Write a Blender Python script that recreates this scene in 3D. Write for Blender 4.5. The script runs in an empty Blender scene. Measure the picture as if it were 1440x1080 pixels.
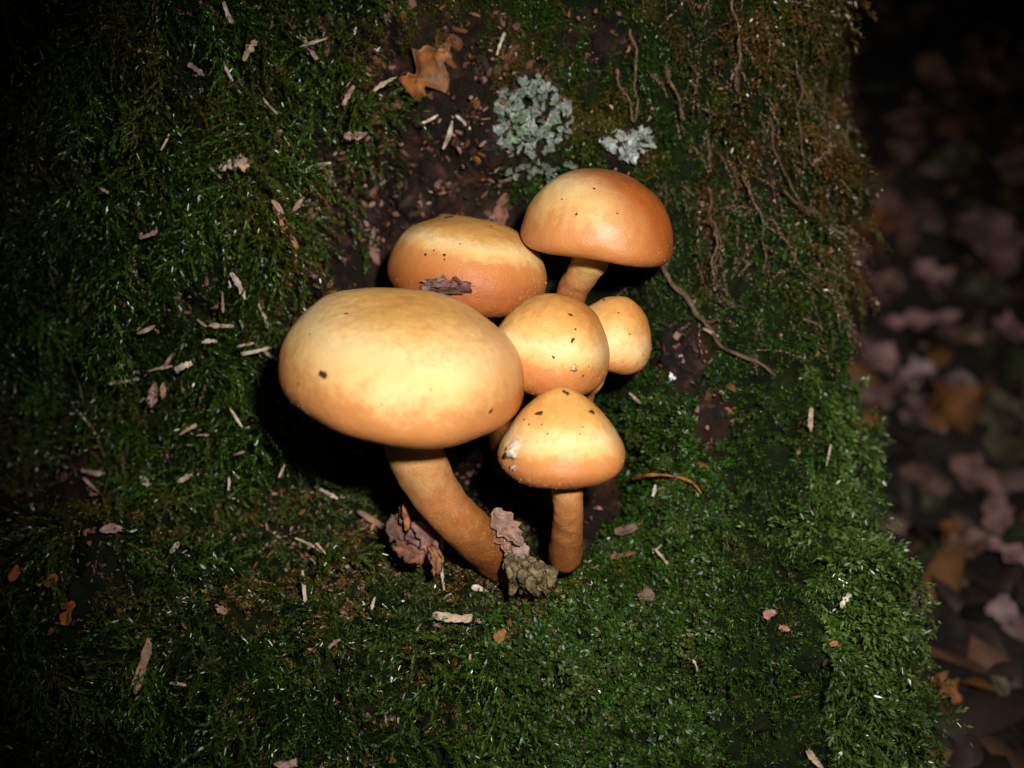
import bpy, math, random
import numpy as np
from mathutils import Vector, Matrix
from mathutils.bvhtree import BVHTree

# ---------------------------------------------------------------- camera, sky, flash, exposure
# Everything is designed in centimetres and written to Blender in metres (U).
U = 0.01
sc = bpy.context.scene
CAM = np.array([0.0, -19.5, 7.0])                      # camera stands 21 cm from the mushrooms
TGT = np.array([0.0, 0.0, 0.0])
LENS = 45.0
cam_d = bpy.data.cameras.new('camera')
cam = bpy.data.objects.new('camera', cam_d)
sc.collection.objects.link(cam)
sc.camera = cam
cam.location = CAM * U
cam.rotation_euler = Vector(TGT - CAM).to_track_quat('-Z', 'Y').to_euler()
cam_d.lens = LENS
cam_d.sensor_width = 36.0
cam_d.clip_start = 0.005
cam_d.clip_end = 50.0
cam_d.dof.use_dof = True
cam_d.dof.focus_distance = 0.198
cam_d.dof.aperture_fstop = 13.0

w = bpy.data.worlds.new('World')
sc.world = w
w.use_nodes = True
wn = w.node_tree
bg = wn.nodes['Background']
sky = wn.nodes.new('ShaderNodeTexSky')
sky.sky_type = 'NISHITA'
sky.sun_disc = False
sky.sun_elevation = math.radians(8)                     # deep shade under the trees: almost no daylight
sky.sun_rotation = math.radians(150)
wn.links.new(sky.outputs[0], bg.inputs[0])
bg.inputs[1].default_value = 0.006

# the photograph is lit by the camera's own flash, sitting above and to one side of the lens
FLASH = CAM + np.array([2.6, 0.2, 3.1])
fl_d = bpy.data.lights.new('camera_flash', 'SPOT')
fl = bpy.data.objects.new('camera_flash', fl_d)
sc.collection.objects.link(fl)
fl.location = FLASH * U
fl.rotation_euler = Vector(np.array([1.8, 0, 0.2]) - FLASH).to_track_quat('-Z', 'Y').to_euler()
fl_d.energy = 2.95
fl_d.color = (1.0, 0.97, 0.92)
fl_d.shadow_soft_size = 0.006
fl_d.spot_size = math.radians(56)
fl_d.spot_blend = 1.0

sc.view_settings.view_transform = 'Standard'
sc.view_settings.look = 'None'
sc.view_settings.exposure = 0.0
sc.view_settings.gamma = 1.0
sc.view_settings.use_curve_mapping = False
sc.cycles.max_bounces = 5
sc.cycles.adaptive_threshold = 0.03
sc.cycles.use_denoising = True

# ---------------------------------------------------------------- helpers
rng = np.random.default_rng(11)
random.seed(5)
FWD = (TGT - CAM) / np.linalg.norm(TGT - CAM)
RGT = np.array([1.0, 0, 0])
UPV = np.cross(RGT, FWD)
FPX = LENS / 36.0 * 1440


def ray(px, py):
    """Sight line through a point measured on the photograph."""
    d = FWD + RGT * ((px - 720) / FPX) + UPV * ((540 - py) / FPX)
    return d


def at(px, py, depth):
    """Point measured on the photograph at a depth (cm)."""
    return CAM + ray(px, py) * depth


def survey(P):
    """Where points of the trunk lie on the photograph (to place growth zones found there)."""
    R = np.asarray(P) - CAM
    f = R @ FWD
    f = np.where(f < 1, 1, f)
    return 720 + FPX * (R @ RGT) / f, 540 - FPX * (R @ UPV) / f


def nrm(a):
    return a / np.maximum(np.linalg.norm(a, axis=-1, keepdims=True), 1e-9)


_perm = np.random.default_rng(3).permutation(256)
_perm = np.concatenate([_perm, _perm, _perm])
_grad = nrm(np.random.default_rng(4).normal(size=(256, 3)))


def perlin(P):
    P = np.asarray(P, float)
    i = np.floor(P).astype(int)
    f = P - i
    i &= 255
    u = f * f * f * (f * (f * 6 - 15) + 10)
    out = 0
    for dx in (0, 1):
        wx = u[..., 0] if dx else 1 - u[..., 0]
        for dy in (0, 1):
            wy = u[..., 1] if dy else 1 - u[..., 1]
            for dz in (0, 1):
                wz = u[..., 2] if dz else 1 - u[..., 2]
                h = _perm[_perm[_perm[(i[..., 0] + dx) & 255] + ((i[..., 1] + dy) & 255)] + ((i[..., 2] + dz) & 255)]
                g = _grad[h]
                out = out + wx * wy * wz * (g[..., 0] * (f[..., 0] - dx) + g[..., 1] * (f[..., 1] - dy) + g[..., 2] * (f[..., 2] - dz))
    return out * 1.6


def fbm(P, octaves=4, gain=0.5):
    P = np.asarray(P, float)
    a, s, o = 1.0, 1.0, 0
    for k in range(octaves):
        o = o + a * perlin(P * s + 17.3 * k)
        a *= gain
        s *= 2.03
    return o


def sstep(a, b, x):
    t = np.clip((x - a) / (b - a), 0, 1)
    return t * t * (3 - 2 * t)


def make(name, verts, faces, mat, parent=None, smooth=True, attrs=None, cols=None, origin=None, label=None, cat=None, group=None, kind=None):
    """One mesh object from arrays in cm; origin (cm) becomes the object's location."""
    verts = np.asarray(verts, float)
    if parent is not None:
        o0 = np.array(parent.get('_o', (0, 0, 0)), float)
    else:
        o0 = np.zeros(3)
    org = np.asarray(origin, float) if origin is not None else o0
    me = bpy.data.meshes.new(name)
    fa = np.asarray(faces) if not isinstance(faces, list) else None
    if fa is None:
        me.from_pydata([tuple(v) for v in ((verts - org) * U).tolist()], [], faces)
    else:
        n, k = fa.shape
        me.vertices.add(len(verts))
        me.vertices.foreach_set('co', ((verts - org) * U).astype(np.float32).ravel())
        me.loops.add(n * k)
        me.loops.foreach_set('vertex_index', fa.astype(np.int32).ravel())
        me.polygons.add(n)
        me.polygons.foreach_set('loop_start', np.arange(0, n * k, k, dtype=np.int32))
        me.polygons.foreach_set('loop_total', np.full(n, k, dtype=np.int32))
        me.update(calc_edges=True)
    if smooth:
        me.polygons.foreach_set('use_smooth', np.ones(len(me.polygons), dtype=bool))
    for an, av in (attrs or {}).items():
        at_ = me.attributes.new(an, 'FLOAT', 'POINT')
        at_.data.foreach_set('value', np.asarray(av, np.float32).ravel())
    if cols is not None:
        ca = me.attributes.new('tint', 'FLOAT_COLOR', 'POINT')
        c4 = np.ones((len(verts), 4), np.float32)
        c4[:, :3] = cols
        ca.data.foreach_set('color', c4.ravel())
    me.materials.append(mat)
    ob = bpy.data.objects.new(name, me)
    sc.collection.objects.link(ob)
    if parent is not None:
        ob.parent = parent
        ob.location = (org - o0) * U
    else:
        ob.location = org * U
    if label:
        ob['label'] = label
    if cat:
        ob['category'] = cat
    if group:
        ob['group'] = group
    if kind:
        ob['kind'] = kind
    return ob


def thing(name, loc, label, cat, group=None):
    e = bpy.data.objects.new(name, None)
    sc.collection.objects.link(e)
    e.empty_display_size = 0.002
    e.location = np.asarray(loc) * U
    e['_o'] = [float(v) for v in loc]
    e['label'] = label
    e['category'] = cat
    if group:
        e['group'] = group
    return e


# ---------------------------------------------------------------- materials
def new_mat(name):
    m = bpy.data.materials.new(name)
    m.use_nodes = True
    return m, m.node_tree.nodes, m.node_tree.links, m.node_tree.nodes['Principled BSDF']


def node(ns, t, **kw):
    n = ns.new(t)
    for k, v in kw.items():
        setattr(n, k, v)
    return n


def math_n(ns, ls, op, a, b=None, clamp=False):
    n = ns.new('ShaderNodeMath')
    n.operation = op
    n.use_clamp = clamp
    for i, v in enumerate((a, b)):
        if v is None:
            continue
        if isinstance(v, (int, float)):
            n.inputs[i].default_value = v
        else:
            ls.new(v, n.inputs[i])
    return n.outputs[0]


def ramp_n(ns, ls, fac, stops, interp='LINEAR'):
    n = ns.new('ShaderNodeValToRGB')
    n.color_ramp.interpolation = interp
    el = n.color_ramp.elements
    el[0].position, el[0].color = stops[0][0], (*stops[0][1], 1)
    el[1].position, el[1].color = stops[-1][0], (*stops[-1][1], 1)
    for p, c in stops[1:-1]:
        e = el.new(p)
        e.color = (*c, 1)
    ls.new(fac, n.inputs[0])
    return n.outputs[0]


def noise_n(ns, ls, scale, detail=4, rough=0.55, vec=None, dist=0.0):
    n = ns.new('ShaderNodeTexNoise')
    n.inputs['Scale'].default_value = scale
    n.inputs['Detail'].default_value = detail
    n.inputs['Roughness'].default_value = rough
    n.inputs['Distortion'].default_value = dist
    if vec is not None:
        ls.new(vec, n.inputs['Vector'])
    return n


def geo_pos(ns):
    return ns.new('ShaderNodeNewGeometry').outputs['Position']


def mix_n(ns, ls, fac, a, b, blend='MIX'):
    n = ns.new('ShaderNodeMix')
    n.data_type = 'RGBA'
    n.blend_type = blend
    for sock, v in ((n.inputs[0], fac), (n.inputs[6], a), (n.inputs[7], b)):
        if isinstance(v, (int, float)):
            sock.default_value = v
        elif isinstance(v, tuple):
            sock.default_value = (*v, 1)
        else:
            ls.new(v, sock)
    return n.outputs[2]


def bump_n(ns, ls, h, strength, dist, normal=None):
    n = ns.new('ShaderNodeBump')
    n.inputs['Strength'].default_value = strength
    n.inputs['Distance'].default_value = dist
    ls.new(h, n.inputs['Height'])
    if normal is not None:
        ls.new(normal, n.inputs['Normal'])
    return n.outputs[0]


def mat_bark():
    m, ns, ls, b = new_mat('rotten_bark')
    p = geo_pos(ns)
    n1 = noise_n(ns, ls, 55, 5, 0.6, p, 0.6)
    n2 = noise_n(ns, ls, 260, 5, 0.65, p, 0.4)
    n3 = noise_n(ns, ls, 900, 3, 0.6, p)
    c1 = ramp_n(ns, ls, n1.outputs[0], [(0.3, (0.006, 0.006, 0.004)), (0.5, (0.018, 0.012, 0.008)), (0.62, (0.05, 0.022, 0.012)), (0.75, (0.03, 0.027, 0.018))])
    c2 = ramp_n(ns, ls, n2.outputs[0], [(0.38, (0.004, 0.004, 0.003)), (0.55, (0.02, 0.011, 0.007)), (0.66, (0.085, 0.035, 0.024)), (0.78, (0.17, 0.085, 0.07))])
    c = mix_n(ns, ls, 0.55, c1, c2)
    g = ramp_n(ns, ls, n2.outputs[0], [(0.35, (0.003, 0.005, 0.0015)), (0.6, (0.009, 0.014, 0.003)), (0.75, (0.025, 0.018, 0.008))])
    ma = node(ns, 'ShaderNodeAttribute', attribute_name='mossy').outputs['Fac']
    ls.new(mix_n(ns, ls, ma, c, g), b.inputs['Base Color'])
    b.inputs['Roughness'].default_value = 0.95
    b.inputs['Specular IOR Level'].default_value = 0.12
    h = math_n(ns, ls, 'ADD', n2.outputs[0], math_n(ns, ls, 'MULTIPLY', n3.outputs[0], 0.4))
    ls.new(bump_n(ns, ls, h, 1.0, 0.002), b.inputs['Normal'])
    return m


def mat_tint(name, rough=0.5, spec=0.5, trans=0.0, noise_amt=0.35, noise_scale=1500, bump=0.0, coat=0.0):
    """Colour from the mesh's own tint attribute, mottled, with some light let through."""
    m, ns, ls, b = new_mat(name)
    a = node(ns, 'ShaderNodeAttribute', attribute_name='tint')
    p = geo_pos(ns)
    n = noise_n(ns, ls, noise_scale, 3, 0.6, p)
    v = math_n(ns, ls, 'ADD', math_n(ns, ls, 'MULTIPLY', n.outputs[0], 2 * noise_amt), 1 - noise_amt)
    vm = ns.new('ShaderNodeVectorMath')
    vm.operation = 'SCALE'
    ls.new(a.outputs['Color'], vm.inputs[0])
    ls.new(v, vm.inputs['Scale'])
    ls.new(vm.outputs[0], b.inputs['Base Color'])
    b.inputs['Roughness'].default_value = rough
    b.inputs['Specular IOR Level'].default_value = spec
    b.inputs['Coat Weight'].default_value = coat
    b.inputs['Coat Roughness'].default_value = 0.15
    if bump:
        ls.new(bump_n(ns, ls, n.outputs[0], bump, 0.0004), b.inputs['Normal'])
    if trans:
        t = ns.new('ShaderNodeBsdfTranslucent')
        ls.new(vm.outputs[0], t.inputs['Color'])
        ms = ns.new('ShaderNodeMixShader')
        ms.inputs[0].default_value = trans
        ls.new(b.outputs[0], ms.inputs[1])
        ls.new(t.outputs[0], ms.inputs[2])
        ls.new(ms.outputs[0], ns['Material Output'].inputs['Surface'])
    return m


def mat_cap():
    """Watery two-toned cap skin: pale dry disc, tan moist margin with a ragged border."""
    m, ns, ls, b = new_mat('mushroom_cap_skin')
    z = node(ns, 'ShaderNodeAttribute', attribute_name='zone').outputs['Fac']
    rd = node(ns, 'ShaderNodeAttribute', attribute_name='rust').outputs['Fac']
    p = geo_pos(ns)
    n1 = noise_n(ns, ls, 180, 4, 0.6, p)
    n2 = noise_n(ns, ls, 700, 4, 0.65, p)
    n3 = noise_n(ns, ls, 3500, 2, 0.5, p)
    zz = math_n(ns, ls, 'ADD', z, math_n(ns, ls, 'MULTIPLY', math_n(ns, ls, 'SUBTRACT', n1.outputs[0], 0.5), 0.16))
    zz = math_n(ns, ls, 'ADD', zz, math_n(ns, ls, 'MULTIPLY', math_n(ns, ls, 'SUBTRACT', n2.outputs[0], 0.5), 0.32))
    col = ramp_n(ns, ls, zz, [(0.0, (0.66, 0.32, 0.085)), (0.18, (0.73, 0.40, 0.12)), (0.40, (0.85, 0.58, 0.275)), (0.50, (0.79, 0.48, 0.18)), (0.62, (0.60, 0.25, 0.075)), (0.78, (0.49, 0.175, 0.05)), (1.0, (0.34, 0.10, 0.025))])  # tan apex and deepened margin also paint in light falling off the dome
    rr = math_n(ns, ls, 'ADD', rd, math_n(ns, ls, 'MULTIPLY', math_n(ns, ls, 'SUBTRACT', n1.outputs[0], 0.5), 0.3), True)
    col = mix_n(ns, ls, rr, col, (0.42, 0.105, 0.016))
    # fine mottling
    v = math_n(ns, ls, 'ADD', math_n(ns, ls, 'MULTIPLY', n2.outputs[0], 0.5), 0.72)
    vm = ns.new('ShaderNodeVectorMath')
    vm.operation = 'SCALE'
    ls.new(col, vm.inputs[0])
    ls.new(v, vm.inputs['Scale'])
    ls.new(vm.outputs[0], b.inputs['Base Color'])
    b.inputs['Subsurface Weight'].default_value = 0.15
    b.inputs['Subsurface Radius'].default_value = (1.0, 0.45, 0.15)
    b.inputs['Subsurface Scale'].default_value = 0.0012
    ro = math_n(ns, ls, 'ADD', math_n(ns, ls, 'MULTIPLY', n3.outputs[0], 0.45), 0.22)
    ls.new(ro, b.inputs['Roughness'])
    ls.new(math_n(ns, ls, 'ADD', math_n(ns, ls, 'MULTIPLY', rd, 0.35), 0.24), b.inputs['Specular IOR Level'])
    gl = node(ns, 'ShaderNodeAttribute', attribute_name='gloss').outputs['Fac']
    ls.new(math_n(ns, ls, 'MULTIPLY', gl, math_n(ns, ls, 'ADD', math_n(ns, ls, 'MULTIPLY', n3.outputs[0], 0.8), 0.1)), b.inputs['Coat Weight'])
    b.inputs['Coat Roughness'].default_value = 0.4
    h = math_n(ns, ls, 'ADD', math_n(ns, ls, 'MULTIPLY', n2.outputs[0], 0.6), math_n(ns, ls, 'MULTIPLY', n3.outputs[0], 0.5))
    ls.new(bump_n(ns, ls, h, 0.7, 0.0003), b.inputs['Normal'])
    return m


def mat_stem():
    m, ns, ls, b = new_mat('mushroom_stem_fibre')
    z = node(ns, 'ShaderNodeAttribute', attribute_name='zone').outputs['Fac']
    p = geo_pos(ns)
    n1 = noise_n(ns, ls, 500, 4, 0.6, p)
    n2 = noise_n(ns, ls, 2200, 4, 0.65, p)
    zz = math_n(ns, ls, 'ADD', z, math_n(ns, ls, 'MULTIPLY', math_n(ns, ls, 'SUBTRACT', n1.outputs[0], 0.5), 0.45))
    col = ramp_n(ns, ls, zz, [(0.0, (0.48, 0.33, 0.08)), (0.26, (0.50, 0.29, 0.10)), (0.46, (0.42, 0.16, 0.05)), (0.7, (0.27, 0.085, 0.016)), (1.0, (0.12, 0.035, 0.008))])
    col = mix_n(ns, ls, math_n(ns, ls, 'MULTIPLY', math_n(ns, ls, 'GREATER_THAN', n2.outputs[0], 0.60), 0.35), col, (0.55, 0.34, 0.13))
    ls.new(col, b.inputs['Base Color'])
    b.inputs['Roughness'].default_value = 0.65
    b.inputs['Subsurface Weight'].default_value = 0.12
    b.inputs['Subsurface Radius'].default_value = (1.0, 0.4, 0.12)
    b.inputs['Subsurface Scale'].default_value = 0.001
    b.inputs['Specular IOR Level'].default_value = 0.25
    h = math_n(ns, ls, 'ADD', math_n(ns, ls, 'MULTIPLY', n1.outputs[0], 0.5), n2.outputs[0])
    ls.new(bump_n(ns, ls, h, 0.6, 0.0003), b.inputs['Normal'])
    return m


def mat_soil():
    m, ns, ls, b = new_mat('forest_soil')
    p = geo_pos(ns)
    n1 = noise_n(ns, ls, 25, 5, 0.6, p, 0.5)
    n2 = noise_n(ns, ls, 140, 5, 0.65, p)
    c1 = ramp_n(ns, ls, n1.outputs[0], [(0.35, (0.008, 0.008, 0.006)), (0.55, (0.022, 0.018, 0.012)), (0.7, (0.03, 0.034, 0.016))])
    c2 = ramp_n(ns, ls, n2.outputs[0], [(0.4, (0.008, 0.007, 0.005)), (0.6, (0.06, 0.036, 0.028)), (0.75, (0.12, 0.08, 0.07))])
    ls.new(mix_n(ns, ls, 0.45, c1, c2), b.inputs['Base Color'])
    b.inputs['Roughness'].default_value = 0.85
    ls.new(bump_n(ns, ls, n2.outputs[0], 0.9, 0.004), b.inputs['Normal'])
    return m


M_bark = mat_bark()
M_soil = mat_soil()
M_cap = mat_cap()
M_stem = mat_stem()
M_moss = mat_tint('feather_moss_leaf', 0.28, 0.6, 0.22, 0.2, 900)
M_cush = mat_tint('cushion_moss_leaf', 0.42, 0.4, 0.25, 0.2, 900)
M_litter = mat_tint('dry_plant_scrap', 0.6, 0.35, 0.06, 0.4, 1800, 0.7)
M_gill = mat_tint('mushroom_gills', 0.7, 0.2, 0.1, 0.15)
M_flake = mat_tint('bark_flakes', 0.75, 0.3, 0, 0.5, 1500, 0.9)
M_lichen = mat_tint('lichen_thallus', 0.7, 0.25, 0.0, 0.3, 1500, 0.6)
M_leaf = mat_tint('dead_leaf', 0.55, 0.35, 0.08, 0.4, 300, 0.8)
M_silk = mat_tint('mould_veil', 0.6, 0.3, 0.2, 0.4, 2500, 0.9)

# ---------------------------------------------------------------- trunk
XE, RE = 6.0, 2.2                                       # where the trunk turns away, and how round it turns


def face_y(x, z):
    """Depth (cm) of the trunk face: upright wall, a ledge below the mushrooms, a mossy mound beside them."""
    y = 2.6 + 0.10 * z
    y = y - 4.5 * sstep(-2.0, -3.9, z) - 1.2 * sstep(-3.9, -7.5, z) - 2.5 * sstep(-7.5, -12, z)
    # mound on the far side of the hollow
    m = sstep(1.55, 2.9, x + 0.25 * (z + 1.0) * sstep(-0.5, -3, z))
    y = y - m * (1.9 * sstep(2.6, -1.2, z) - 1.7 * sstep(-2.2, -4.2, z))
    # hollow behind the stems
    y = y + 2.2 * np.exp(-((x - 0.4) / 1.5) ** 2 - ((z + 1.3) / 1.1) ** 2)
    y = y + 0.9 * np.exp(-((x + 2.2) / 1.3) ** 2 - ((z + 1.3) / 0.9) ** 2)
    # pit and falling back on the shaded side
    y = y + 3.0 * np.exp(-((x + 7.7) / 0.8) ** 2 - ((z + 0.9) / 1.1) ** 2)
    y = y + 0.10 * np.maximum(-x - 5.0, 0) ** 1.6
    y = y - 0.9 * sstep(-2.6, -4.6, x) * sstep(-4.0, -1.5, z)
    # overhanging brow at the upper turn
    y = y - 0.5 * np.exp(-((x - 4.6) / 1.2) ** 2 - ((z - 4.6) / 1.4) ** 2)
    return y


def trunk_grid():
    xs = np.concatenate([np.linspace(-34, -12, 24)[:-1], np.linspace(-12, XE - RE, 236)])
    zs = np.concatenate([np.linspace(-16, -8, 20)[:-1], np.linspace(-8, 9, 250)[:-1], np.linspace(9, 34, 40)])
    nf = len(xs)
    angs = np.linspace(0, math.pi / 2, 52)[1:]
    back = np.linspace(0, 22, 40)[1:]
    nx = nf + len(angs) + len(back)
    X = np.zeros((len(zs), nx))
    Y = np.zeros_like(X)
    for j, z in enumerate(zs):
        xe = XE + 0.25 * math.sin(z * 0.7 + 1) + 0.35 * float(sstep(-2, -6, np.array(z))) - 0.1
        sh = xe - XE
        fx = xs + np.where(xs > 0, xs / (XE - RE), 0) * sh
        fy = face_y(fx, z)
        X[j, :nf] = fx
        Y[j, :nf] = fy
        cx = fx[-1]
        X[j, nf:nf + len(angs)] = cx + RE * np.sin(angs)
        Y[j, nf:nf + len(angs)] = fy[-1] + RE * (1 - np.cos(angs))
        X[j, nf + len(angs):] = cx + RE - 0.03 * back
        Y[j, nf + len(angs):] = fy[-1] + RE + back
    Z = np.repeat(zs[:, None], nx, 1)
    P = np.stack([X, Y, Z], -1)
    # normals of the smooth form
    du = np.gradient(P, axis=1)
    dv = np.gradient(P, axis=0)
    N = nrm(np.cross(du, dv))
    lump = fbm(P * 0.55, 3) * 0.42 + fbm(P * 1.6 + 9, 3) * 0.20 + fbm(P * 5 + 3, 2) * 0.05
    rough_side = sstep(0.5, -4.5, P[..., 0]) * (1 - 0.4 * sstep(-3, -5, P[..., 2]))
    lump = lump + rough_side * (fbm(P * 0.95 + 70, 3) * 0.55)
    P = P + N * lump[..., None]
    du = np.gradient(P, axis=1)
    dv = np.gradient(P, axis=0)
    N = nrm(np.cross(du, dv))
    return P, N


TP, TN = trunk_grid()
nr_, nc_ = TP.shape[:2]
idx = np.arange(nr_ * nc_).reshape(nr_, nc_)
TF = np.stack([idx[:-1, :-1], idx[:-1, 1:], idx[1:, 1:], idx[1:, :-1]], -1).reshape(-1, 4)
trunk = thing('tree_trunk', (0, 4, -9), 'rotting mossy tree trunk that carries the mushroom cluster', 'tree trunk')
tv = TP.reshape(-1, 3)
bvh_trunk = BVHTree.FromPolygons([Vector(v) for v in tv.tolist()], TF.tolist())


def hit(px, py, bv=None):
    """Point and normal where the sight line through a photo point meets the trunk."""
    d = Vector(ray(px, py)).normalized()
    loc, nor, i, t = (bv or bvh_trunk).ray_cast(Vector(CAM), d)
    if loc is None:
        return None, None
    nor = np.array(nor)
    if nor @ np.array(d) > 0:
        nor = -nor
    return np.array(loc), nrm(nor)


# ---------------------------------------------------------------- forest floor
gx = np.concatenate([np.linspace(-400, -40, 12)[:-1], np.linspace(-40, 70, 140), np.linspace(70, 400, 12)[1:]])
gy = np.concatenate([np.linspace(-120, -20, 10)[:-1], np.linspace(-20, 90, 140), np.linspace(90, 900, 24)[1:]])
GX, GY = np.meshgrid(gx, gy)
G0 = np.stack([GX, GY, 0 * GX], -1)
GZ = -8.6 + fbm(G0 * 0.09, 3) * 1.6 + fbm(G0 * 0.4 + 5, 3) * 0.45 + 0.42 * np.clip(GY - 13, 0, 55) + 0.05 * np.maximum(GY - 60, 0) + 1.2 * np.exp(-((GX - 9) / 4) ** 2 - ((GY - 12) / 6) ** 2)
GP = np.stack([GX, GY, GZ], -1)
gi = np.arange(GP.shape[0] * GP.shape[1]).reshape(GP.shape[:2])
GF = np.stack([gi[:-1, :-1], gi[:-1, 1:], gi[1:, 1:], gi[1:, :-1]], -1).reshape(-1, 4)
make('ground', GP.reshape(-1, 3), GF, M_soil, kind='structure')
bvh_ground = BVHTree.FromPolygons([Vector(v) for v in GP.reshape(-1, 3).tolist()], GF.tolist())

# ---------------------------------------------------------------- mushrooms


def basis_from(axis, hint=None):
    a = nrm(np.asarray(axis, float))
    h = np.array([1.0, 0, 0]) if hint is None else np.asarray(hint, float)
    if abs(a @ nrm(h)) > 0.95:
        h = np.array([0, 1.0, 0])
    x = nrm(h - a * (a @ h))
    return x, np.cross(a, x), a


def cap_profile(H, shape, lip):
    """(r, h, zone) from the centre over the dome, round the rolled margin, to the underside."""
    pts = []
    n = 40
    for k in range(n + 1):
        a = k / n * math.pi / 2
        r = math.sin(a)
        h = math.cos(a)
        # shape > 0: broader shoulders; shape < 0: conical
        if shape >= 0:
            q = 2 + shape
            s = (abs(r) ** q + abs(h) ** q) ** (-1 / q)
            r, h = r * s, h * s
        else:
            h = (1 + shape) * h - shape * (1 - r ** 1.45) ** 0.85
        pts.append((r, H * h))
    m = 10
    for k in range(1, m + 1):
        a = k / m * math.pi * 0.62
        pts.append((1 - lip * 1.1 * (1 - math.cos(a)), -lip * math.sin(a)))
    r0, h0 = pts[-1]
    for k in range(1, 7):
        t = k / 6
        pts.append((r0 * (1 - t) + 0.14 * t, h0 * (1 - t) + lip * 1.0 * t))
    return pts, n + m


def mushroom(label, cpx, cpy, depth, Rpx, H, shape, lip, elev, roll, stem_pts, seed, zone_b, rust, zone_dir=(0, 0), squash=1.0, slope=1.25, stem_tone=1.0, gloss=0.12):
    """cpx,cpy: middle of the cap's rim disc; elev: how far the cap's axis leans to the viewer; stem_pts: (px,py,depth,radius px)."""
    rs = np.random.default_rng(seed)
    C = at(cpx, cpy, depth)
    R = Rpx * depth / FPX
    e, ro = math.radians(elev), math.radians(roll)
    axis = RGT * math.sin(ro) * math.cos(e) + UPV * math.cos(ro) * math.cos(e) - FWD * math.sin(e)
    X, Y, A = basis_from(axis)
    pts, nd = cap_profile(H, shape, lip)
    nt = 112
    th = np.linspace(0, 2 * math.pi, nt, endpoint=False)
    r = np.array([p[0] for p in pts])
    h = np.array([p[1] for p in pts])
    ph = rs.uniform(0, 6.28, 6)
    wob = 1 + 0.018 * np.cos(2 * th + ph[0]) + 0.012 * np.cos(3 * th + ph[1]) + 0.006 * np.cos(5 * th + ph[2])
    rr = r[1:, None] * (1 + (wob - 1)[None, :] * np.clip(r[1:, None], 0, 1) ** 2)
    hh = np.repeat(h[1:, None], nt, 1)
    hh = hh + 0.022 * rr * np.cos(th + ph[3])[None, :] + 0.012 * rr * np.cos(4 * th + ph[4])[None, :]
    xx, yy = rr * np.cos(th), rr * np.sin(th) * squash
    nse = fbm(np.stack([xx, yy, hh], -1) * 1.7 + seed, 3) * 0.018
    sc_ = 1 + nse
    Pc = C + R * ((xx * sc_)[..., None] * X + (yy * sc_)[..., None] * Y + (hh * sc_)[..., None] * A)
    top = C + R * h[0] * A
    V = np.concatenate([[top], Pc.reshape(-1, 3)])
    F = []
    nring = len(pts) - 1
    for j in range(nt):
        F.append((0, 1 + j, 1 + (j + 1) % nt))
    for i in range(nring - 1):
        a0, b0 = 1 + i * nt, 1 + (i + 1) * nt
        for j in range(nt):
            j2 = (j + 1) % nt
            F.append((a0 + j, b0 + j, b0 + j2, a0 + j2))
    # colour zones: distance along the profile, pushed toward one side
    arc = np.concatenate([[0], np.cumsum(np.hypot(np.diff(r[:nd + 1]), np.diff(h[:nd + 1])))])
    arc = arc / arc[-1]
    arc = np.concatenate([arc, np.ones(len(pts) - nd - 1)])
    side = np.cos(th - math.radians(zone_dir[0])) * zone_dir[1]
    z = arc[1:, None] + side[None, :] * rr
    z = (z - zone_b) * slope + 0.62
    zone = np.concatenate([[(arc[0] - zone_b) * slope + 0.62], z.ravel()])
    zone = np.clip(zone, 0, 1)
    # rusty flush on one side: (photo direction deg, start, strength)
    Vr = (V - C) / R
    dvec = RGT * math.cos(math.radians(rust[0])) + UPV * math.sin(math.radians(rust[0]))
    ru = sstep(rust[1], rust[1] + 0.75, Vr @ dvec) * rust[2]
    base = np.array(at(*stem_pts[-1][:3]))
    root = thing('mushroom', base, label, 'mushroom', None)
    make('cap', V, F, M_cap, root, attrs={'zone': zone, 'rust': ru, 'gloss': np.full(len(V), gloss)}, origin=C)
    bv = BVHTree.FromPolygons([Vector(v) for v in V.tolist()], F)
    # gills
    ng = 84
    gt = np.linspace(0, 2 * math.pi, ng * 2, endpoint=False)
    gr = np.linspace(0.16, r[nd] * 0.99, 9)
    gh = np.interp(gr, [0.14, r[nd]], [lip * 1.0, h[nd]]) - 0.012
    up = (np.arange(ng * 2) % 2)
    gg = gh[:, None] - up[None, :] * (0.10 * np.sin(np.linspace(0.25, 1, 9) * math.pi) ** 0.6)[:, None]
    gx_, gy_ = gr[:, None] * np.cos(gt), gr[:, None] * np.sin(gt) * squash
    GPt = (C + R * (gx_[..., None] * X + gy_[..., None] * Y + gg[..., None] * A)).reshape(-1, 3)
    ii = np.arange(9 * ng * 2).reshape(9, ng * 2)
    GFc = np.stack([ii[:-1], np.roll(ii, -1, 1)[:-1], np.roll(ii, -1, 1)[1:], ii[1:]], -1).reshape(-1, 4)
    make('gills', GPt, GFc, M_gill, root, smooth=False, cols=np.tile((0.42, 0.27, 0.09), (len(GPt), 1)))
    # stem
    pc = [C + A * R * lip * 0.6] + [at(a, b_, c_) for a, b_, c_, d_ in stem_pts]
    rc = [stem_pts[0][3] * stem_pts[0][2] / FPX * 0.96] + [d_ * c_ / FPX for a, b_, c_, d_ in stem_pts]
    sv, sf, st = tube(np.array(pc), np.array(rc), 40, 28, seed, 0.04)
    make('stem', sv, sf, M_stem, root, attrs={'zone': st * stem_tone + (1 - stem_tone) * 0.5})  # tone offset darkens the cone mushroom's stem, painting in the shade on it
    return root, bv, C, R


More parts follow.
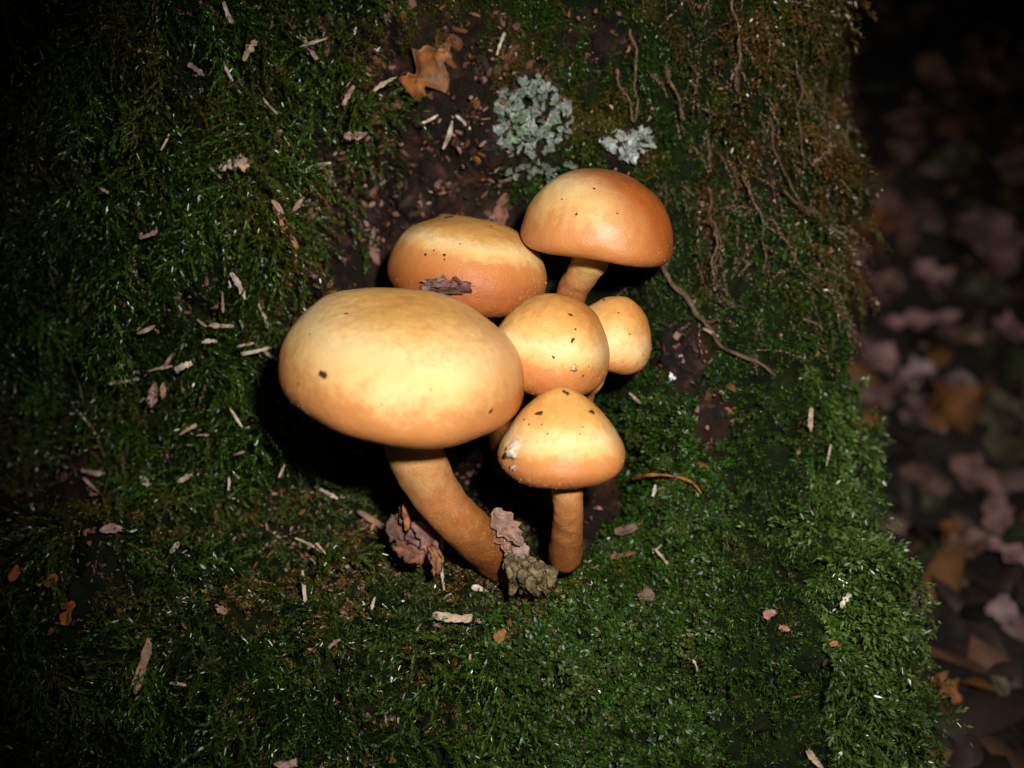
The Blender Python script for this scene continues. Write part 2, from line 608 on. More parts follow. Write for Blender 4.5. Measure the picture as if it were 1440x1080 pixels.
def spline(P, n):
    """Catmull-Rom through points (last axis any)."""
    P = np.asarray(P, float)
    if P.ndim == 1:
        P = P[:, None]
    Q = np.vstack([2 * P[0] - P[1], P, 2 * P[-1] - P[-2]])
    t = np.linspace(0, len(P) - 1 - 1e-9, n)
    i = t.astype(int)
    f = (t - i)[:, None]
    p0, p1, p2, p3 = Q[i], Q[i + 1], Q[i + 2], Q[i + 3]
    return 0.5 * (2 * p1 + (p2 - p0) * f + (2 * p0 - 5 * p1 + 4 * p2 - p3) * f ** 2 + (3 * p1 - p0 - 3 * p2 + p3) * f ** 3)


def tube(P, rad, n=24, m=10, seed=0, rough=0.1, flat=1.0, cap_ends=True, lf=0.25, af=1.0):
    path = spline(P, n)
    rr = spline(np.asarray(rad, float), n)[:, 0]
    T = nrm(np.gradient(path, axis=0))
    h = np.array([0.3, -1.0, 0.2])
    S = nrm(np.cross(T, h))
    B = np.cross(T, S)
    a = np.linspace(0, 2 * math.pi, m, endpoint=False)
    ns = fbm(np.stack([np.cos(a)[None, :] * af + 0 * rr[:, None], np.sin(a)[None, :] * af + 0 * rr[:, None], np.linspace(0, n * lf, n)[:, None] + 0 * a[None, :]], -1) * 1.3 + seed * 3.1, 3) * rough * 2
    q = rr[:, None] * (1 + ns)
    V = path[:, None, :] + (q * np.cos(a))[..., None] * S[:, None, :] + (q * np.sin(a) * flat)[..., None] * B[:, None, :]
    V = V.reshape(-1, 3)
    F = []
    for i in range(n - 1):
        for j in range(m):
            j2 = (j + 1) % m
            F.append((i * m + j, i * m + j2, (i + 1) * m + j2, (i + 1) * m + j))
    st = np.repeat(np.linspace(0, 1, n), m)
    if cap_ends:
        F.append(tuple(range(m))[::-1])
        F.append(tuple(range((n - 1) * m, n * m)))
    return V, F, st


SH = {}
SH['large'] = mushroom('largest mushroom, broad flattened tan cap on a thick bent orange brown stem',
    564, 527, 18.9, 175, 0.62, 0.25, 0.24, 22, 12,
    [(577, 600, 19.3, 40), (587, 645, 19.35, 39), (617, 700, 19.6, 35), (655, 742, 19.9, 33), (690, 772, 20.5, 33), (722, 800, 21.2, 33)], 1, 0.69, (5, 0.34, 0.6), slope=0.95)
SH['back'] = mushroom('domed tan mushroom with bark scrap at its rim, tucked behind the largest cap',
    656, 388, 21.0, 113, 0.70, 0.2, 0.26, 22, 12,
    [(668, 420, 21.2, 22), (680, 470, 21.6, 20), (700, 560, 22.4, 20), (715, 660, 23.3, 22)], 2, 0.60, (200, 0.75, 0.15), (270, 0.16), slope=1.7)
SH['rust'] = mushroom('rust topped glossy mushroom standing highest, below the grey lichen',
    838, 342, 20.6, 105, 0.98, 0.12, 0.20, 8, 7,
    [(832, 362, 20.8, 27), (818, 388, 21.0, 22), (803, 415, 21.3, 21), (785, 500, 22.0, 22), (765, 640, 23.2, 24)], 3, 0.70, (38, -0.02, 1.0), slope=0.7, gloss=0.9)
SH['mid'] = mushroom('egg shaped yellow tan mushroom wedged between the largest cap and the smallest one',
    772, 506, 19.7, 83, 1.15, 0.05, 0.34, 30, 10,
    [(790, 545, 20.1, 16), (790, 600, 20.8, 16), (780, 700, 22.0, 18)], 4, 0.68, (35, 0.4, 0.6), (270, 0.12), slope=1.5)
SH['small'] = mushroom('smallest half hidden mushroom with pale cap peeping out beside the egg shaped one',
    856, 486, 20.5, 60, 1.25, -0.25, 0.36, 26, 20,
    [(838, 535, 20.7, 11), (825, 560, 21.0, 10), (810, 640, 21.9, 12), (800, 720, 22.6, 13)], 5, 0.70, (20, 0.35, 0.6))
SH['cone'] = mushroom('small cone shaped pale yellow mushroom on a short straight stem above green moss',
    790, 636, 18.9, 91, 1.06, -0.75, 0.30, 20, -2,
    [(797, 680, 18.9, 22), (799, 715, 19.1, 21), (798, 745, 19.5, 22), (795, 785, 20.2, 24)], 6, 0.70, (15, 0.42, 0.6), (270, 0.10), slope=1.5, stem_tone=0.45)


# ---------------------------------------------------------------- little solids
def pebble(center, normal, size, seed, flat=0.5, rough=0.35, stretch=1.0, ang=0.0, n=(9, 14)):
    """A lumpy irregular scrap lying on a surface."""
    X, Y, A = basis_from(normal, RGT)
    c, s = math.cos(ang), math.sin(ang)
    X, Y = X * c + Y * s, Y * c - X * s
    na, nb = n
    V, F = [], []
    u = np.linspace(0, math.pi, na)[1:-1]
    v = np.linspace(0, 2 * math.pi, nb, endpoint=False)
    d = np.stack([np.sin(u)[:, None] * np.cos(v), np.sin(u)[:, None] * np.sin(v), np.cos(u)[:, None] + 0 * v], -1).reshape(-1, 3)
    d = np.vstack([[0, 0, 1], d, [0, 0, -1]])
    q = 1 + rough * 2 * fbm(d * 1.6 + seed * 5.3, 3, 0.6)
    L = d * q[:, None] * np.array([stretch, 1, flat]) * size
    W = center + L[:, :1] * X + L[:, 1:2] * Y + L[:, 2:] * A
    k = na - 2
    for j in range(nb):
        F.append((0, 1 + j, 1 + (j + 1) % nb))
        F.append((1 + (k - 1) * nb + (j + 1) % nb, 1 + (k - 1) * nb + j, 1 + k * nb))
    for i in range(k - 1):
        for j in range(nb):
            a, b = 1 + i * nb, 1 + (i + 1) * nb
            F.append((a + j, b + j, b + (j + 1) % nb, a + (j + 1) % nb))
    return W, F


def shell(grid, thick):
    """Closed thin solid from an (n,m,3) sheet."""
    n, m = grid.shape[:2]
    du = np.gradient(grid, axis=0)
    dv = np.gradient(grid, axis=1)
    N = nrm(np.cross(du, dv))
    top = grid + N * thick / 2
    bot = grid - N * thick / 2
    V = np.concatenate([top.reshape(-1, 3), bot.reshape(-1, 3)])
    i = np.arange(n * m).reshape(n, m)
    o = n * m
    f1 = np.stack([i[:-1, :-1], i[1:, :-1], i[1:, 1:], i[:-1, 1:]], -1).reshape(-1, 4)
    f2 = f1[:, ::-1] + o
    loop = np.concatenate([i[0, :], i[1:, -1], i[-1, -2::-1], i[-2:0:-1, 0]])
    l2 = np.roll(loop, -1)
    f3 = np.stack([loop, l2, l2 + o, loop + o], -1)
    return V, np.concatenate([f1, f2, f3])


def leaf_sheet(center, normal, direction, L, W, seed, curl=0.3, jag=0.15, n=15, m=9, shape='ovate'):
    """A curled, cockled leaf or scrap lying at a point."""
    rs = np.random.default_rng(seed)
    A = nrm(np.asarray(normal, float))
    D = np.asarray(direction, float)
    D = nrm(D - A * (A @ D))
    S = np.cross(A, D)
    t = np.linspace(0, 1, n)[:, None]
    s = np.linspace(-1, 1, m)[None, :]
    if shape == 'ovate':
        wid = np.sin(math.pi * t ** 0.8) ** 0.75 * 0.98 + 0.04
    elif shape == 'lobed':
        wid = (np.sin(math.pi * t ** 0.8) ** 0.6) * (0.72 + 0.34 * np.cos(t * 15 + rs.uniform(0, 6))) + 0.05
    else:
        ea, eb = rs.uniform(0.12, 0.75), rs.uniform(0.2, 0.9)
        wid = (t + 0.02) ** ea * (1.02 - t) ** eb
        wid = wid / wid.max() * (0.85 + 0.2 * np.sin(t * rs.uniform(3, 8) + rs.uniform(0, 6))) + 0.04
    wid = wid * (1 + jag * 2 * fbm(np.concatenate([t * 6, t * 0 + seed, t * 0], -1), 2)[:, None])
    x = (t - 0.5) * L + 0 * s
    y = s * wid * W / 2
    y = y + 0.12 * W * np.sin(t * 4 + rs.uniform(0, 6))
    c1, c2 = rs.uniform(-1, 1), rs.uniform(0.4, 1)
    z = curl * W * (c2 * s ** 2 * 0.6 + c1 * (t - 0.5) ** 2 * 2.2 * L / max(W, 1e-3) * 0.5) - 0.06 * W * (1 - np.abs(s)) ** 4
    z = z + 0.16 * W * fbm(np.stack([x / W * 1.7, y / W * 1.7, 0 * x + seed], -1), 2)
    G = np.asarray(center) + x[..., None] * D + y[..., None] * S + z[..., None] * A
    return G


def tint_for(V, col, seed, amt=0.35, scale=6.0):
    f = 1 + amt * 2 * fbm(np.asarray(V) * scale + seed, 3)
    return np.clip(np.asarray(col)[None, :] * f[:, None], 0.002, 0.9)


# ---------------------------------------------------------------- moss
CELL = 9
DM = np.full((1400 // CELL, 1900 // CELL), 99.0)


def note_depth(V):
    """Remember how far the moss tops stand out, so that scraps can lie on them."""
    u, v = survey(V)
    d = (V - CAM) @ FWD
    i, j = ((v + 150) / CELL).astype(int), ((u + 150) / CELL).astype(int)
    ok = (i >= 0) & (i < DM.shape[0]) & (j >= 0) & (j < DM.shape[1])
    np.minimum.at(DM, (i[ok], j[ok]), d[ok])


class Moss:
    """Collects leaves as vertex/triangle arrays."""
    def __init__(self):
        self.v, self.f, self.c, self.n = [], [], [], 0

    def add(self, V, F, C):
        self.v.append(V)
        self.f.append(F + self.n)
        self.c.append(C)
        self.n += len(V)

    def build(self, name, mat, **kw):
        note_depth(np.concatenate(self.v))
        return make(name, np.concatenate(self.v), np.concatenate(self.f), mat, cols=np.concatenate(self.c), **kw)


def shoots(ms, P0, P1, P2, N, K, leaf, width, spread, colA, colB, taper=0.45, fold=0.25, curve=0.25, tipcol=1.25, jit=0.25, five=False):
    """Leafy shoots along quadratic curves P0-P1-P2: K leaves each, spiralling round the stem."""
    n = len(P0)
    if n == 0:
        return
    s = (np.arange(K) + 0.5) / K
    s = s[None, :] + rng.uniform(-0.4, 0.4, (n, K)) / K
    s = np.clip(s, 0, 1)[..., None]
    b = (1 - s) ** 2 * P0[:, None] + 2 * s * (1 - s) * P1[:, None] + s ** 2 * P2[:, None]
    T = nrm(2 * (1 - s) * (P1 - P0)[:, None] + 2 * s * (P2 - P1)[:, None])
    Nn = np.repeat(N[:, None], K, 1)
    B = nrm(np.cross(T, Nn))
    Up = np.cross(B, T)
    phi = (np.arange(K) * 2.399)[None, :] + rng.uniform(0, 6.28, (n, 1)) + rng.normal(0, 0.3, (n, K))
    rad = Up * np.cos(phi)[..., None] + B * np.sin(phi)[..., None]
    sp = spread + rng.normal(0, jit, (n, K))
    sp = sp[..., None]
    d = T * np.cos(sp) + rad * np.sin(sp)
    wv = nrm(np.cross(d, rad))
    nn = np.cross(wv, d)
    L = (np.asarray(leaf).reshape(-1, 1) * (1 - taper * s[..., 0] ** 2) * rng.uniform(0.7, 1.2, (n, K)))[..., None]
    W = L * (width / 1.0)
    left = b + d * L * 0.42 + wv * W * 0.5 + nn * W * fold
    right = b + d * L * 0.42 - wv * W * 0.5 + nn * W * fold
    tip = b + d * L + nn * L * curve * rng.uniform(-0.4, 1.2, (n, K, 1))
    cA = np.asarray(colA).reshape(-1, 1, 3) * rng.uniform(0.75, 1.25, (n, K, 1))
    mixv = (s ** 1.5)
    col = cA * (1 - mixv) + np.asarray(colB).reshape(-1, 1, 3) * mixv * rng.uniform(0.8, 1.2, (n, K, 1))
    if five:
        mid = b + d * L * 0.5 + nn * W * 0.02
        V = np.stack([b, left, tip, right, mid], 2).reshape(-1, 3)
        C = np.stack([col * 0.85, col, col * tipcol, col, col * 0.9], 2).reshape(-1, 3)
        o = np.arange(n * K)[:, None] * 5
        F = np.concatenate([o + np.array([0, 4, 1]), o + np.array([1, 4, 2]), o + np.array([4, 3, 2]), o + np.array([0, 3, 4])])
    else:
        V = np.stack([b, left, tip, right], 2).reshape(-1, 3)
        C = np.stack([col * 0.85, col, col * tipcol, col], 2).reshape(-1, 3)
        o = np.arange(n * K)[:, None] * 4
        F = np.concatenate([o + np.array([0, 2, 1]), o + np.array([0, 3, 2])])
    ms.add(V, F, C)


_A = TP[:-1, :-1].reshape(-1, 3)
_B = TP[:-1, 1:].reshape(-1, 3) - _A
_D = TP[1:, :-1].reshape(-1, 3) - _A
_area = np.linalg.norm(np.cross(_B, _D), axis=1)
_u, _v = survey(_A)
_area = np.where((_u > -150) & (_u < 1460) & (_v > -150) & (_v < 1230) & (_A[:, 1] < 12), _area, 0)
_area = _area / _area.sum()


def scatter(n, dens):
    """n points over the visible trunk, spread in proportion to dens(px, py, P)."""
    k = max(60000, n * 5)
    pick = rng.choice(len(_area), k, p=_area)
    P = _A[pick] + _B[pick] * rng.uniform(0, 1, (k, 1)) + _D[pick] * rng.uniform(0, 1, (k, 1))
    u, v = survey(P)
    q = np.clip(dens(u, v, P), 0, 1)
    keep = np.nonzero(rng.uniform(0, 1, k) < q)[0]
    keep = rng.permutation(keep)[:n]
    return P[keep], TN[:-1, :-1].reshape(-1, 3)[pick][keep], u[keep], v[keep]


def blob(u, v, cx, cy, rx, ry, soft=0.35):
    d = np.sqrt(((u - cx) / rx) ** 2 + ((v - cy) / ry) ** 2)
    return sstep(1 + soft, 1 - soft, d)


def bare(u, v):
    """Patches of the trunk where no moss grows."""
    b = np.maximum.reduce([
        blob(u, v, 590, 250, 150, 150), blob(u, v, 480, 330, 105, 130), blob(u, v, 690, 330, 90, 110), blob(u, v, 650, 640, 250, 60, 0.25),
        blob(u, v, 430, 650, 70, 60, 0.3),
        blob(u, v, 400, 470, 60, 160, 0.3) * 0.8, blob(u, v, 965, 500, 38, 55), blob(u, v, 1000, 590, 28, 50), blob(u, v, 560, 130, 120, 70) * 0.85,
        blob(u, v, 640, 60, 130, 80) * 0.6, blob(u, v, 835, 50, 60, 40) * 0.75, blob(u, v, 745, 175, 55, 55) * 0.9, blob(u, v, 885, 205, 38, 25),
        blob(u, v, 800, 700, 85, 80, 0.2), blob(u, v, 60, 640, 80, 90, 0.3), blob(u, v, 1090, 235, 30, 55) * 0.7])
    return b


def cushion_zone(u, v):
    """Low cushion moss: the mound beside the stems and the slope below it."""
    e = sstep(820, 900, u + 0.55 * (v - 700) * (v > 700)) * sstep(380, 470, v + 0.2 * (u - 900))
    e = np.maximum(e, sstep(640, 760, u) * sstep(840, 900, v))
    return e


def zone_right_up(u, v):
    return sstep(880, 950, u) * (1 - cushion_zone(u, v))


def tangent(N, ang_deg, spread):
    """Unit vectors in the surface; 0 deg points along +x of the face, 90 deg up."""
    n = len(N)
    a = np.radians(ang_deg + rng.normal(0, spread, n))
    D = np.cos(a)[:, None] * RGT + np.sin(a)[:, None] * np.array([0, 0, 1.0])
    return nrm(D - N * np.sum(D * N, 1, keepdims=True))


GREEN = np.array([0.030, 0.067, 0.0055])
GREEN_L = np.array([0.064, 0.122, 0.017])
OLIVE = np.array([0.075, 0.062, 0.010])
BROWN = np.array([0.095, 0.050, 0.014])


def moss_cols(P, base, alt, scale=0.8, thr=0.1):
    k = sstep(thr, thr + 0.45, fbm(P * scale + 31, 3))[:, None]
    return base * (1 - k) + alt * k


_u, _v = survey(tv)
make('bark', tv, TF, M_bark, trunk, attrs={'mossy': np.clip(1 - 1.15 * bare(_u, _v), 0, 1)})


# feather moss: branched creeping strands
def feather(count, dens, ang, spread, Lr, leaf, name, colA, colB, branches=8, Kb=15, alt=OLIVE, thr=0.08, lift=0.5, spread_l=0.75, wid=0.42, blen=0.42, Km=26):
    ms = Moss()
    P, N, u, v = scatter(count, dens)
    n = len(P)
    L = rng.uniform(*Lr, n)[:, None]
    T = tangent(N, ang if np.isscalar(ang) else ang(u, v), spread)
    down = np.array([0, 0, -1.0])
    P0 = P - N * 0.03
    P1 = P + N * L * lift * rng.uniform(0.5, 1.1, (n, 1)) + T * L * 0.45
    P2 = P + T * L * 0.95 + N * L * lift * rng.uniform(-0.1, 0.7, (n, 1)) + down * L * 0.22
    cA = moss_cols(P, colA, alt, 0.8, thr)
    cB = moss_cols(P, colB, alt * 1.3, 0.8, thr + 0.1)
    keyv = rng.uniform(0.5, 1.4, (n, 1))
    cA, cB = cA * keyv, cB * keyv
    shoots(ms, P0, P1, P2, N, Km, leaf, wid, spread_l, cA, cB)
    # side branches
    s = (np.arange(branches) + 1.2) / (branches + 1.6)
    s = s[None, :, None]
    b = (1 - s) ** 2 * P0[:, None] + 2 * s * (1 - s) * P1[:, None] + s ** 2 * P2[:, None]
    Tm = nrm(2 * (1 - s) * (P1 - P0)[:, None] + 2 * s * (P2 - P1)[:, None])
    Nn = np.repeat(N[:, None], branches, 1)
    B = nrm(np.cross(Tm, Nn)) * np.where(np.arange(branches) % 2 == 0, 1, -1)[None, :, None]
    Lb = (L[:, None] * blen * (1 - 0.6 * s)) * rng.uniform(0.6, 1.3, (n, branches, 1))
    d = nrm(Tm * 0.75 + B * 0.75 + Nn * rng.uniform(-0.1, 0.35, (n, branches, 1)))
    q0 = b.reshape(-1, 3)
    q1 = (b + d * Lb * 0.5 + Nn * Lb * 0.12).reshape(-1, 3)
    q2 = (b + d * Lb + down * Lb * 0.18).reshape(-1, 3)
    cA2 = np.repeat(cA, branches, 0)
    cB2 = np.repeat(cB, branches, 0)
    shoots(ms, q0, q1, q2, Nn.reshape(-1, 3), Kb, leaf * 0.85, wid, spread_l, cA2, cB2)
    return ms


def dens_left(u, v, P):
    side = 1 - sstep(470, 560, u)
    ledge = sstep(690, 730, v) * (1 - sstep(700, 820, u)) * (1 - cushion_zone(u, v))
    d = np.maximum(side, ledge)
    clump = sstep(-0.15, 0.2, fbm(P * 1.1 + 50, 3))
    d = d * (1 - 0.94 * blob(u, v, 600, 790, 200, 95)) * (1 - 0.7 * blob(u, v, 430, 740, 170, 65))
    return d * (1 - bare(u, v)) * (0.02 + 0.98 * clump)


ANG_L = lambda u, v: np.where(v > 840, -88, -60) + 0 * u
ms = feather(1700, dens_left, ANG_L, 55, (0.6, 1.4), 0.13, 'feather_moss', GREEN * 0.38, GREEN * 0.6, branches=7, Kb=11)  # understory tinted darker, painting in the shade between the strands above
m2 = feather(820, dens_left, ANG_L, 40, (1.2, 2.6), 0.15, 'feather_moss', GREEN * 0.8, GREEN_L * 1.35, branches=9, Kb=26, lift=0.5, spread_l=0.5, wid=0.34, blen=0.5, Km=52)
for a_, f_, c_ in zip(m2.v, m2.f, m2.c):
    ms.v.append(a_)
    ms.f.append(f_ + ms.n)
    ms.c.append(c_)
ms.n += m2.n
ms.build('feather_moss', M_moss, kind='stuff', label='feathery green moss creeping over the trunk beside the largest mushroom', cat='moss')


def dens_top(u, v, P):
    d = sstep(520, 640, u) * (1 - sstep(330, 420, v)) * (1 - sstep(880, 960, u))
    clump = sstep(-0.25, 0.3, fbm(P * 1.1 + 80, 3))
    return d * (1 - bare(u, v)) * clump


ms = feather(1900, dens_top, -80, 50, (0.3, 0.7), 0.08, 'tuft_moss', GREEN * 0.75, GREEN * 1.3, branches=5, Kb=10, thr=-0.1)
ms.build('tufted_moss', M_moss, kind='stuff', label='short tufted green moss on the trunk around the grey lichen patches', cat='moss')


def dens_fringe(u, v, P):
    return sstep(1110, 1165, u + 0.06 * (700 - v)) * sstep(500, 600, v) * (1 - bare(u, v))


ms = feather(760, dens_fringe, -75, 30, (0.8, 1.7), 0.185, 'fringe_moss', GREEN * 1.2, np.array([0.15, 0.23, 0.065]), branches=7, Kb=12, alt=BROWN, thr=0.25, lift=0.5)
ms.build('fringe_moss', M_moss, kind='stuff', label='pale green feathery moss fringe hanging over the edge of the trunk', cat='moss')


def dens_brow(u, v, P):
    d = 0.9 * sstep(1040, 1110, u) * (1 - sstep(330, 420, v)) + 0.6 * sstep(900, 1040, u) * (1 - sstep(260, 360, v))
    return np.clip(d, 0, 1) * (1 - bare(u, v)) * sstep(-0.3, 0.15, fbm(P * 1.2 + 64, 3))


ms = feather(720, dens_brow, -80, 32, (0.5, 1.4), 0.13, 'brow_moss', OLIVE * 0.7, GREEN * 1.1, branches=7, Kb=12, alt=BROWN * 1.1, thr=-0.15, lift=0.5)  # olive moss tinted darker, also standing in for dimmer light up here
ms.build('hanging_moss', M_moss, kind='stuff', label='dull olive brown moss hanging on the upper trunk near its edge', cat='moss')

# cushion moss: short upright shoots with broad leaves
ms = Moss()


def dens_cushion(u, v, P):
    d = np.maximum(cushion_zone(u, v), zone_right_up(u, v) * (1 - sstep(1120, 1200, u) * (1 - sstep(400, 500, v))) * (0.35 + 0.55 * sstep(180, 330, v)))
    return d * (1 - bare(u, v)) * (0.45 + 0.55 * sstep(-0.3, 0.15, fbm(P * 2.6 + 7, 3)))


P, N, u, v = scatter(68000, dens_cushion)
n = len(P)
broad = sstep(1080, 960, u) * sstep(480, 640, v)
size = (0.076 + 0.032 * broad) * rng.uniform(0.7, 1.25, n)
Ls = (0.12 + 0.07 * broad) * rng.uniform(0.6, 1.5, n)
swell = fbm(P * 2.2 + 3, 3)
tilt = rng.normal(0, 0.35, (n, 3))
D = nrm(N + tilt + np.array([0, -0.1, 0.15]))
off = (0.22 * swell)[:, None] * N
cA = moss_cols(P, GREEN * 0.75, OLIVE * 0.8, 1.3, 0.25)
cB = moss_cols(P, np.array([0.034, 0.084, 0.007]), np.array([0.085, 0.092, 0.018]), 1.6, 0.12)
keyv = rng.uniform(0.45, 1.35, (n, 1))
cA, cB = cA * keyv, cB * keyv
for lo, sel, K in ((0, broad > 0.5, 9), (1, broad <= 0.5, 8)):
    shoots(ms, (P + off)[sel], (P + off + D * Ls[:, None] * 0.5)[sel], (P + off + D * Ls[:, None])[sel], nrm(np.cross(D, RGT))[sel], K, size[sel], 0.62 if lo == 0 else 0.34, 0.95 if lo == 0 else 0.6,
           cA[sel], cB[sel], taper=0.3, fold=0.22, curve=0.2, tipcol=1.2, jit=0.35, five=False)
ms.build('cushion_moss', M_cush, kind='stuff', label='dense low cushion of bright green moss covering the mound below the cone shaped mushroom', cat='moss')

# brown dying moss on the ledge between the stems
ms = Moss()


def dens_ledge(u, v, P):
    d = np.maximum(np.maximum(blob(u, v, 600, 820, 230, 110), blob(u, v, 420, 730, 180, 70) * 0.8), 0.55 * blob(u, v, 480, 950, 330, 160))
    return d * (1 - blob(u, v, 430, 650, 90, 45)) * (1 - blob(u, v, 800, 690, 85, 70, 0.2))


P, N, u, v = scatter(14000, dens_ledge)
n = len(P)
D = nrm(N + rng.normal(0, 0.7, (n, 3)) + np.array([0, -0.3, 0.2]))
Ls = rng.uniform(0.12, 0.34, n)
cA = moss_cols(P, np.array([0.05, 0.07, 0.012]), BROWN, 0.9, -0.15)
cB = moss_cols(P, np.array([0.10, 0.13, 0.03]), np.array([0.25, 0.145, 0.035]), 0.9, -0.1)
shoots(ms, P, P + D * Ls[:, None] * 0.6, P + D * Ls[:, None] + np.array([0, 0, -1]) * (Ls * 0.3)[:, None], nrm(np.cross(D, RGT)), 11, 0.095, 0.32, 0.6, cA, cB, jit=0.4)
ms.build('ledge_moss', M_moss, kind='stuff', label='olive brown dying moss on the ledge around the thick stem base', cat='moss')

# ---------------------------------------------------------------- crumbs of bark on the bare places


def crumbs(name, P, N, size, cols, label, cat, mat=M_flake, flat=0.35):
    """Many small angular flakes joined into one body of crumbs."""
    n = len(P)
    m = 7
    a = np.linspace(0, 2 * math.pi, m, endpoint=False)
    q = rng.uniform(0.45, 1.15, (n, m))
    nn = nrm(N + rng.normal(0, 0.45, (n, 3)))
    h = rng.normal(size=(n, 3))
    X = nrm(np.cross(nn, h))
    Y = np.cross(nn, X)
    st = rng.uniform(1.0, 2.4, (n, 1))
    s = size[:, None]
    ring = P[:, None] + X[:, None] * (q * np.cos(a) * s * st)[..., None] + Y[:, None] * (q * np.sin(a) * s)[..., None]
    top = ring * 0.82 + P[:, None] * 0.18 + nn[:, None] * (s * flat * rng.uniform(0.4, 1.3, (n, m)))[..., None]
    ctr = P + nn * s * flat * 1.2
    V = np.concatenate([ring, top, ctr[:, None]], 1).reshape(-1, 3)
    o = np.arange(n)[:, None] * (2 * m + 1)
    F = []
    for j in range(m):
        j2 = (j + 1) % m
        F += [o + np.array([j, j2, m + j2]), o + np.array([j, m + j2, m + j]), o + np.array([m + j, m + j2, 2 * m])]
    C = np.repeat(cols[:, None] * rng.uniform(0.7, 1.3, (n, 1, 1)), 2 * m + 1, 1).reshape(-1, 3)
    make(name, V, np.concatenate(F), mat, cols=C, smooth=False, kind='stuff', label=label, cat=cat)


PAL = np.array([[0.030, 0.016, 0.010], [0.10, 0.04, 0.018], [0.20, 0.10, 0.075], [0.26, 0.16, 0.13], [0.015, 0.012, 0.010], [0.16, 0.06, 0.015]])


def dens_bare(u, v, P):
    d = np.maximum(blob(u, v, 570, 260, 150, 150), np.maximum(blob(u, v, 640, 80, 220, 90), blob(u, v, 460, 400, 110, 120) * 0.5))
    d = np.maximum(d, 0.5 * np.maximum(blob(u, v, 965, 500, 45, 60), blob(u, v, 1000, 590, 32, 55)))
    return d * (0.15 + 0.85 * sstep(-0.2, 0.35, fbm(P * 1.8 + 22, 3)))


P, N, u, v = scatter(7500, dens_bare)
pick = rng.choice(6, len(P), p=[0.34, 0.2, 0.13, 0.05, 0.16, 0.12])
crumbs('bark_crumbs', P + N * 0.01, N, rng.uniform(0.018, 0.06, len(P)) * rng.uniform(0.5, 1.7, len(P)) ** 1.5, PAL[pick], 'crumbled reddish bark flakes on the bare dark patch above the mushrooms', 'bark crumbs')

P, N, u, v = scatter(5600, lambda u, v, P: (0.2 + 0.55 * sstep(0, 0.4, fbm(P * 1.3 + 90, 3)) + 0.6 * blob(u, v, 320, 765, 230, 65) + 0.35 * blob(u, v, 640, 830, 140, 50)) * (1 - cushion_zone(u, v) * 0.92) * (1 - zone_right_up(u, v) * 0.6))
pick = rng.choice(6, len(P), p=[0.3, 0.16, 0.2, 0.12, 0.12, 0.10])
crumbs('moss_debris', P + N * rng.uniform(0.03, 0.3, (len(P), 1)), N, rng.uniform(0.015, 0.05, len(P)), PAL[pick] * 1.3, 'small brown and pinkish crumbs caught in the moss all over the trunk', 'debris')

# dead brown strands woven through the upper moss
ms = Moss()
P, N, u, v = scatter(2200, lambda u, v, P: np.clip(0.9 * sstep(880, 1000, u) * (1 - sstep(380, 520, v)) + 0.25 * (1 - sstep(420, 520, u)), 0, 1))
n = len(P)
L = rng.uniform(0.4, 1.3, (n, 1))
T = tangent(N, -80, 28)
cA = np.array([0.19, 0.115, 0.07]) * rng.uniform(0.4, 1.4, (n, 1))
shoots(ms, P, P + T * L * 0.5 + N * L * 0.3, P + T * L + N * 0.1, N, 30, 0.075, 0.45, 0.5, cA, cA * np.array([1.1, 1.0, 0.9]), jit=0.3)
ms.build('dead_moss', M_litter, kind='stuff', label='withered brown moss strands hanging among the green near the trunk edge', cat='dead moss')

# ---------------------------------------------------------------- scraps lying on the moss and bark


def on_trunk(px, py, lift=0.12):
    loc, nor = hit(px, py)
    if loc is None:
        return None, None
    i, j = int((py + 150) / CELL), int((px + 150) / CELL)
    top = np.median(DM[i - 1:i + 2, j - 1:j + 2])
    d0 = (loc - CAM) @ FWD - lift * 0.5
    return at(px, py, max(min(d0, top + 0.02), d0 - 1.0)), nor


def scrap(name, px, py, lpx, wpx, ang, col, label, cat, group=None, curl=0.25, shape='strip', lift=0.14, seed=None, thick=0.025, lean=0.25, jag=0.2):
    c, nor = on_trunk(px, py, lift)
    if c is None:
        return None
    seed = seed if seed is not None else int(px * 7 + py)
    dep = (c - CAM) @ FWD
    a = math.radians(ang)
    D = RGT * math.cos(a) + UPV * math.sin(a) - FWD * lean * 0.2
    nn = nrm(nor * 0.6 - FWD * 0.6)
    G = leaf_sheet(c, nn, D, lpx * dep / FPX * 1.05, wpx * dep / FPX, seed, curl, jag, 13, 6, shape)
    V, F = shell(G, thick)
    return make(name, V, F, M_litter, cols=tint_for(V, col, seed), origin=c, label=label, cat=cat, group=group)


STRAW = (0.42, 0.30, 0.21)
PINK = (0.36, 0.21, 0.17)
PALE = (0.55, 0.44, 0.34)
TAN = (0.36, 0.20, 0.10)
ORANGE = (0.38, 0.11, 0.02)

# singled-out scraps
scrap('wood_splinter', 200, 937, 80, 17, 78, (0.42, 0.26, 0.17), 'long straight pinkish tan wood splinter stuck upright in dark moss', 'splinter', shape='strip', curl=0.1, thick=0.07, lift=0.3)
scrap('dead_leaf_scrap', 95, 870, 50, 22, 72, ORANGE, 'bright orange dead leaf scrap standing in dark moss near the long splinter', 'leaf scrap', shape='lobed', lift=0.3)
scrap('dead_leaf_scrap', 20, 806, 24, 13, 75, (0.34, 0.10, 0.03), 'tiny orange leaf tip poking from the darkest moss', 'leaf scrap', shape='ovate', lift=0.3)
scrap('dead_leaf_scrap', 72, 816, 22, 16, 60, (0.24, 0.10, 0.02), 'small ochre leaf scrap above the bright orange one', 'leaf scrap', shape='ovate', lift=0.3)
scrap('wood_chip', 636, 868, 54, 15, -4, (0.50, 0.36, 0.25), 'flat pale wood chip lying on the ledge below the thick stem', 'wood chip', curl=0.1, thick=0.05)
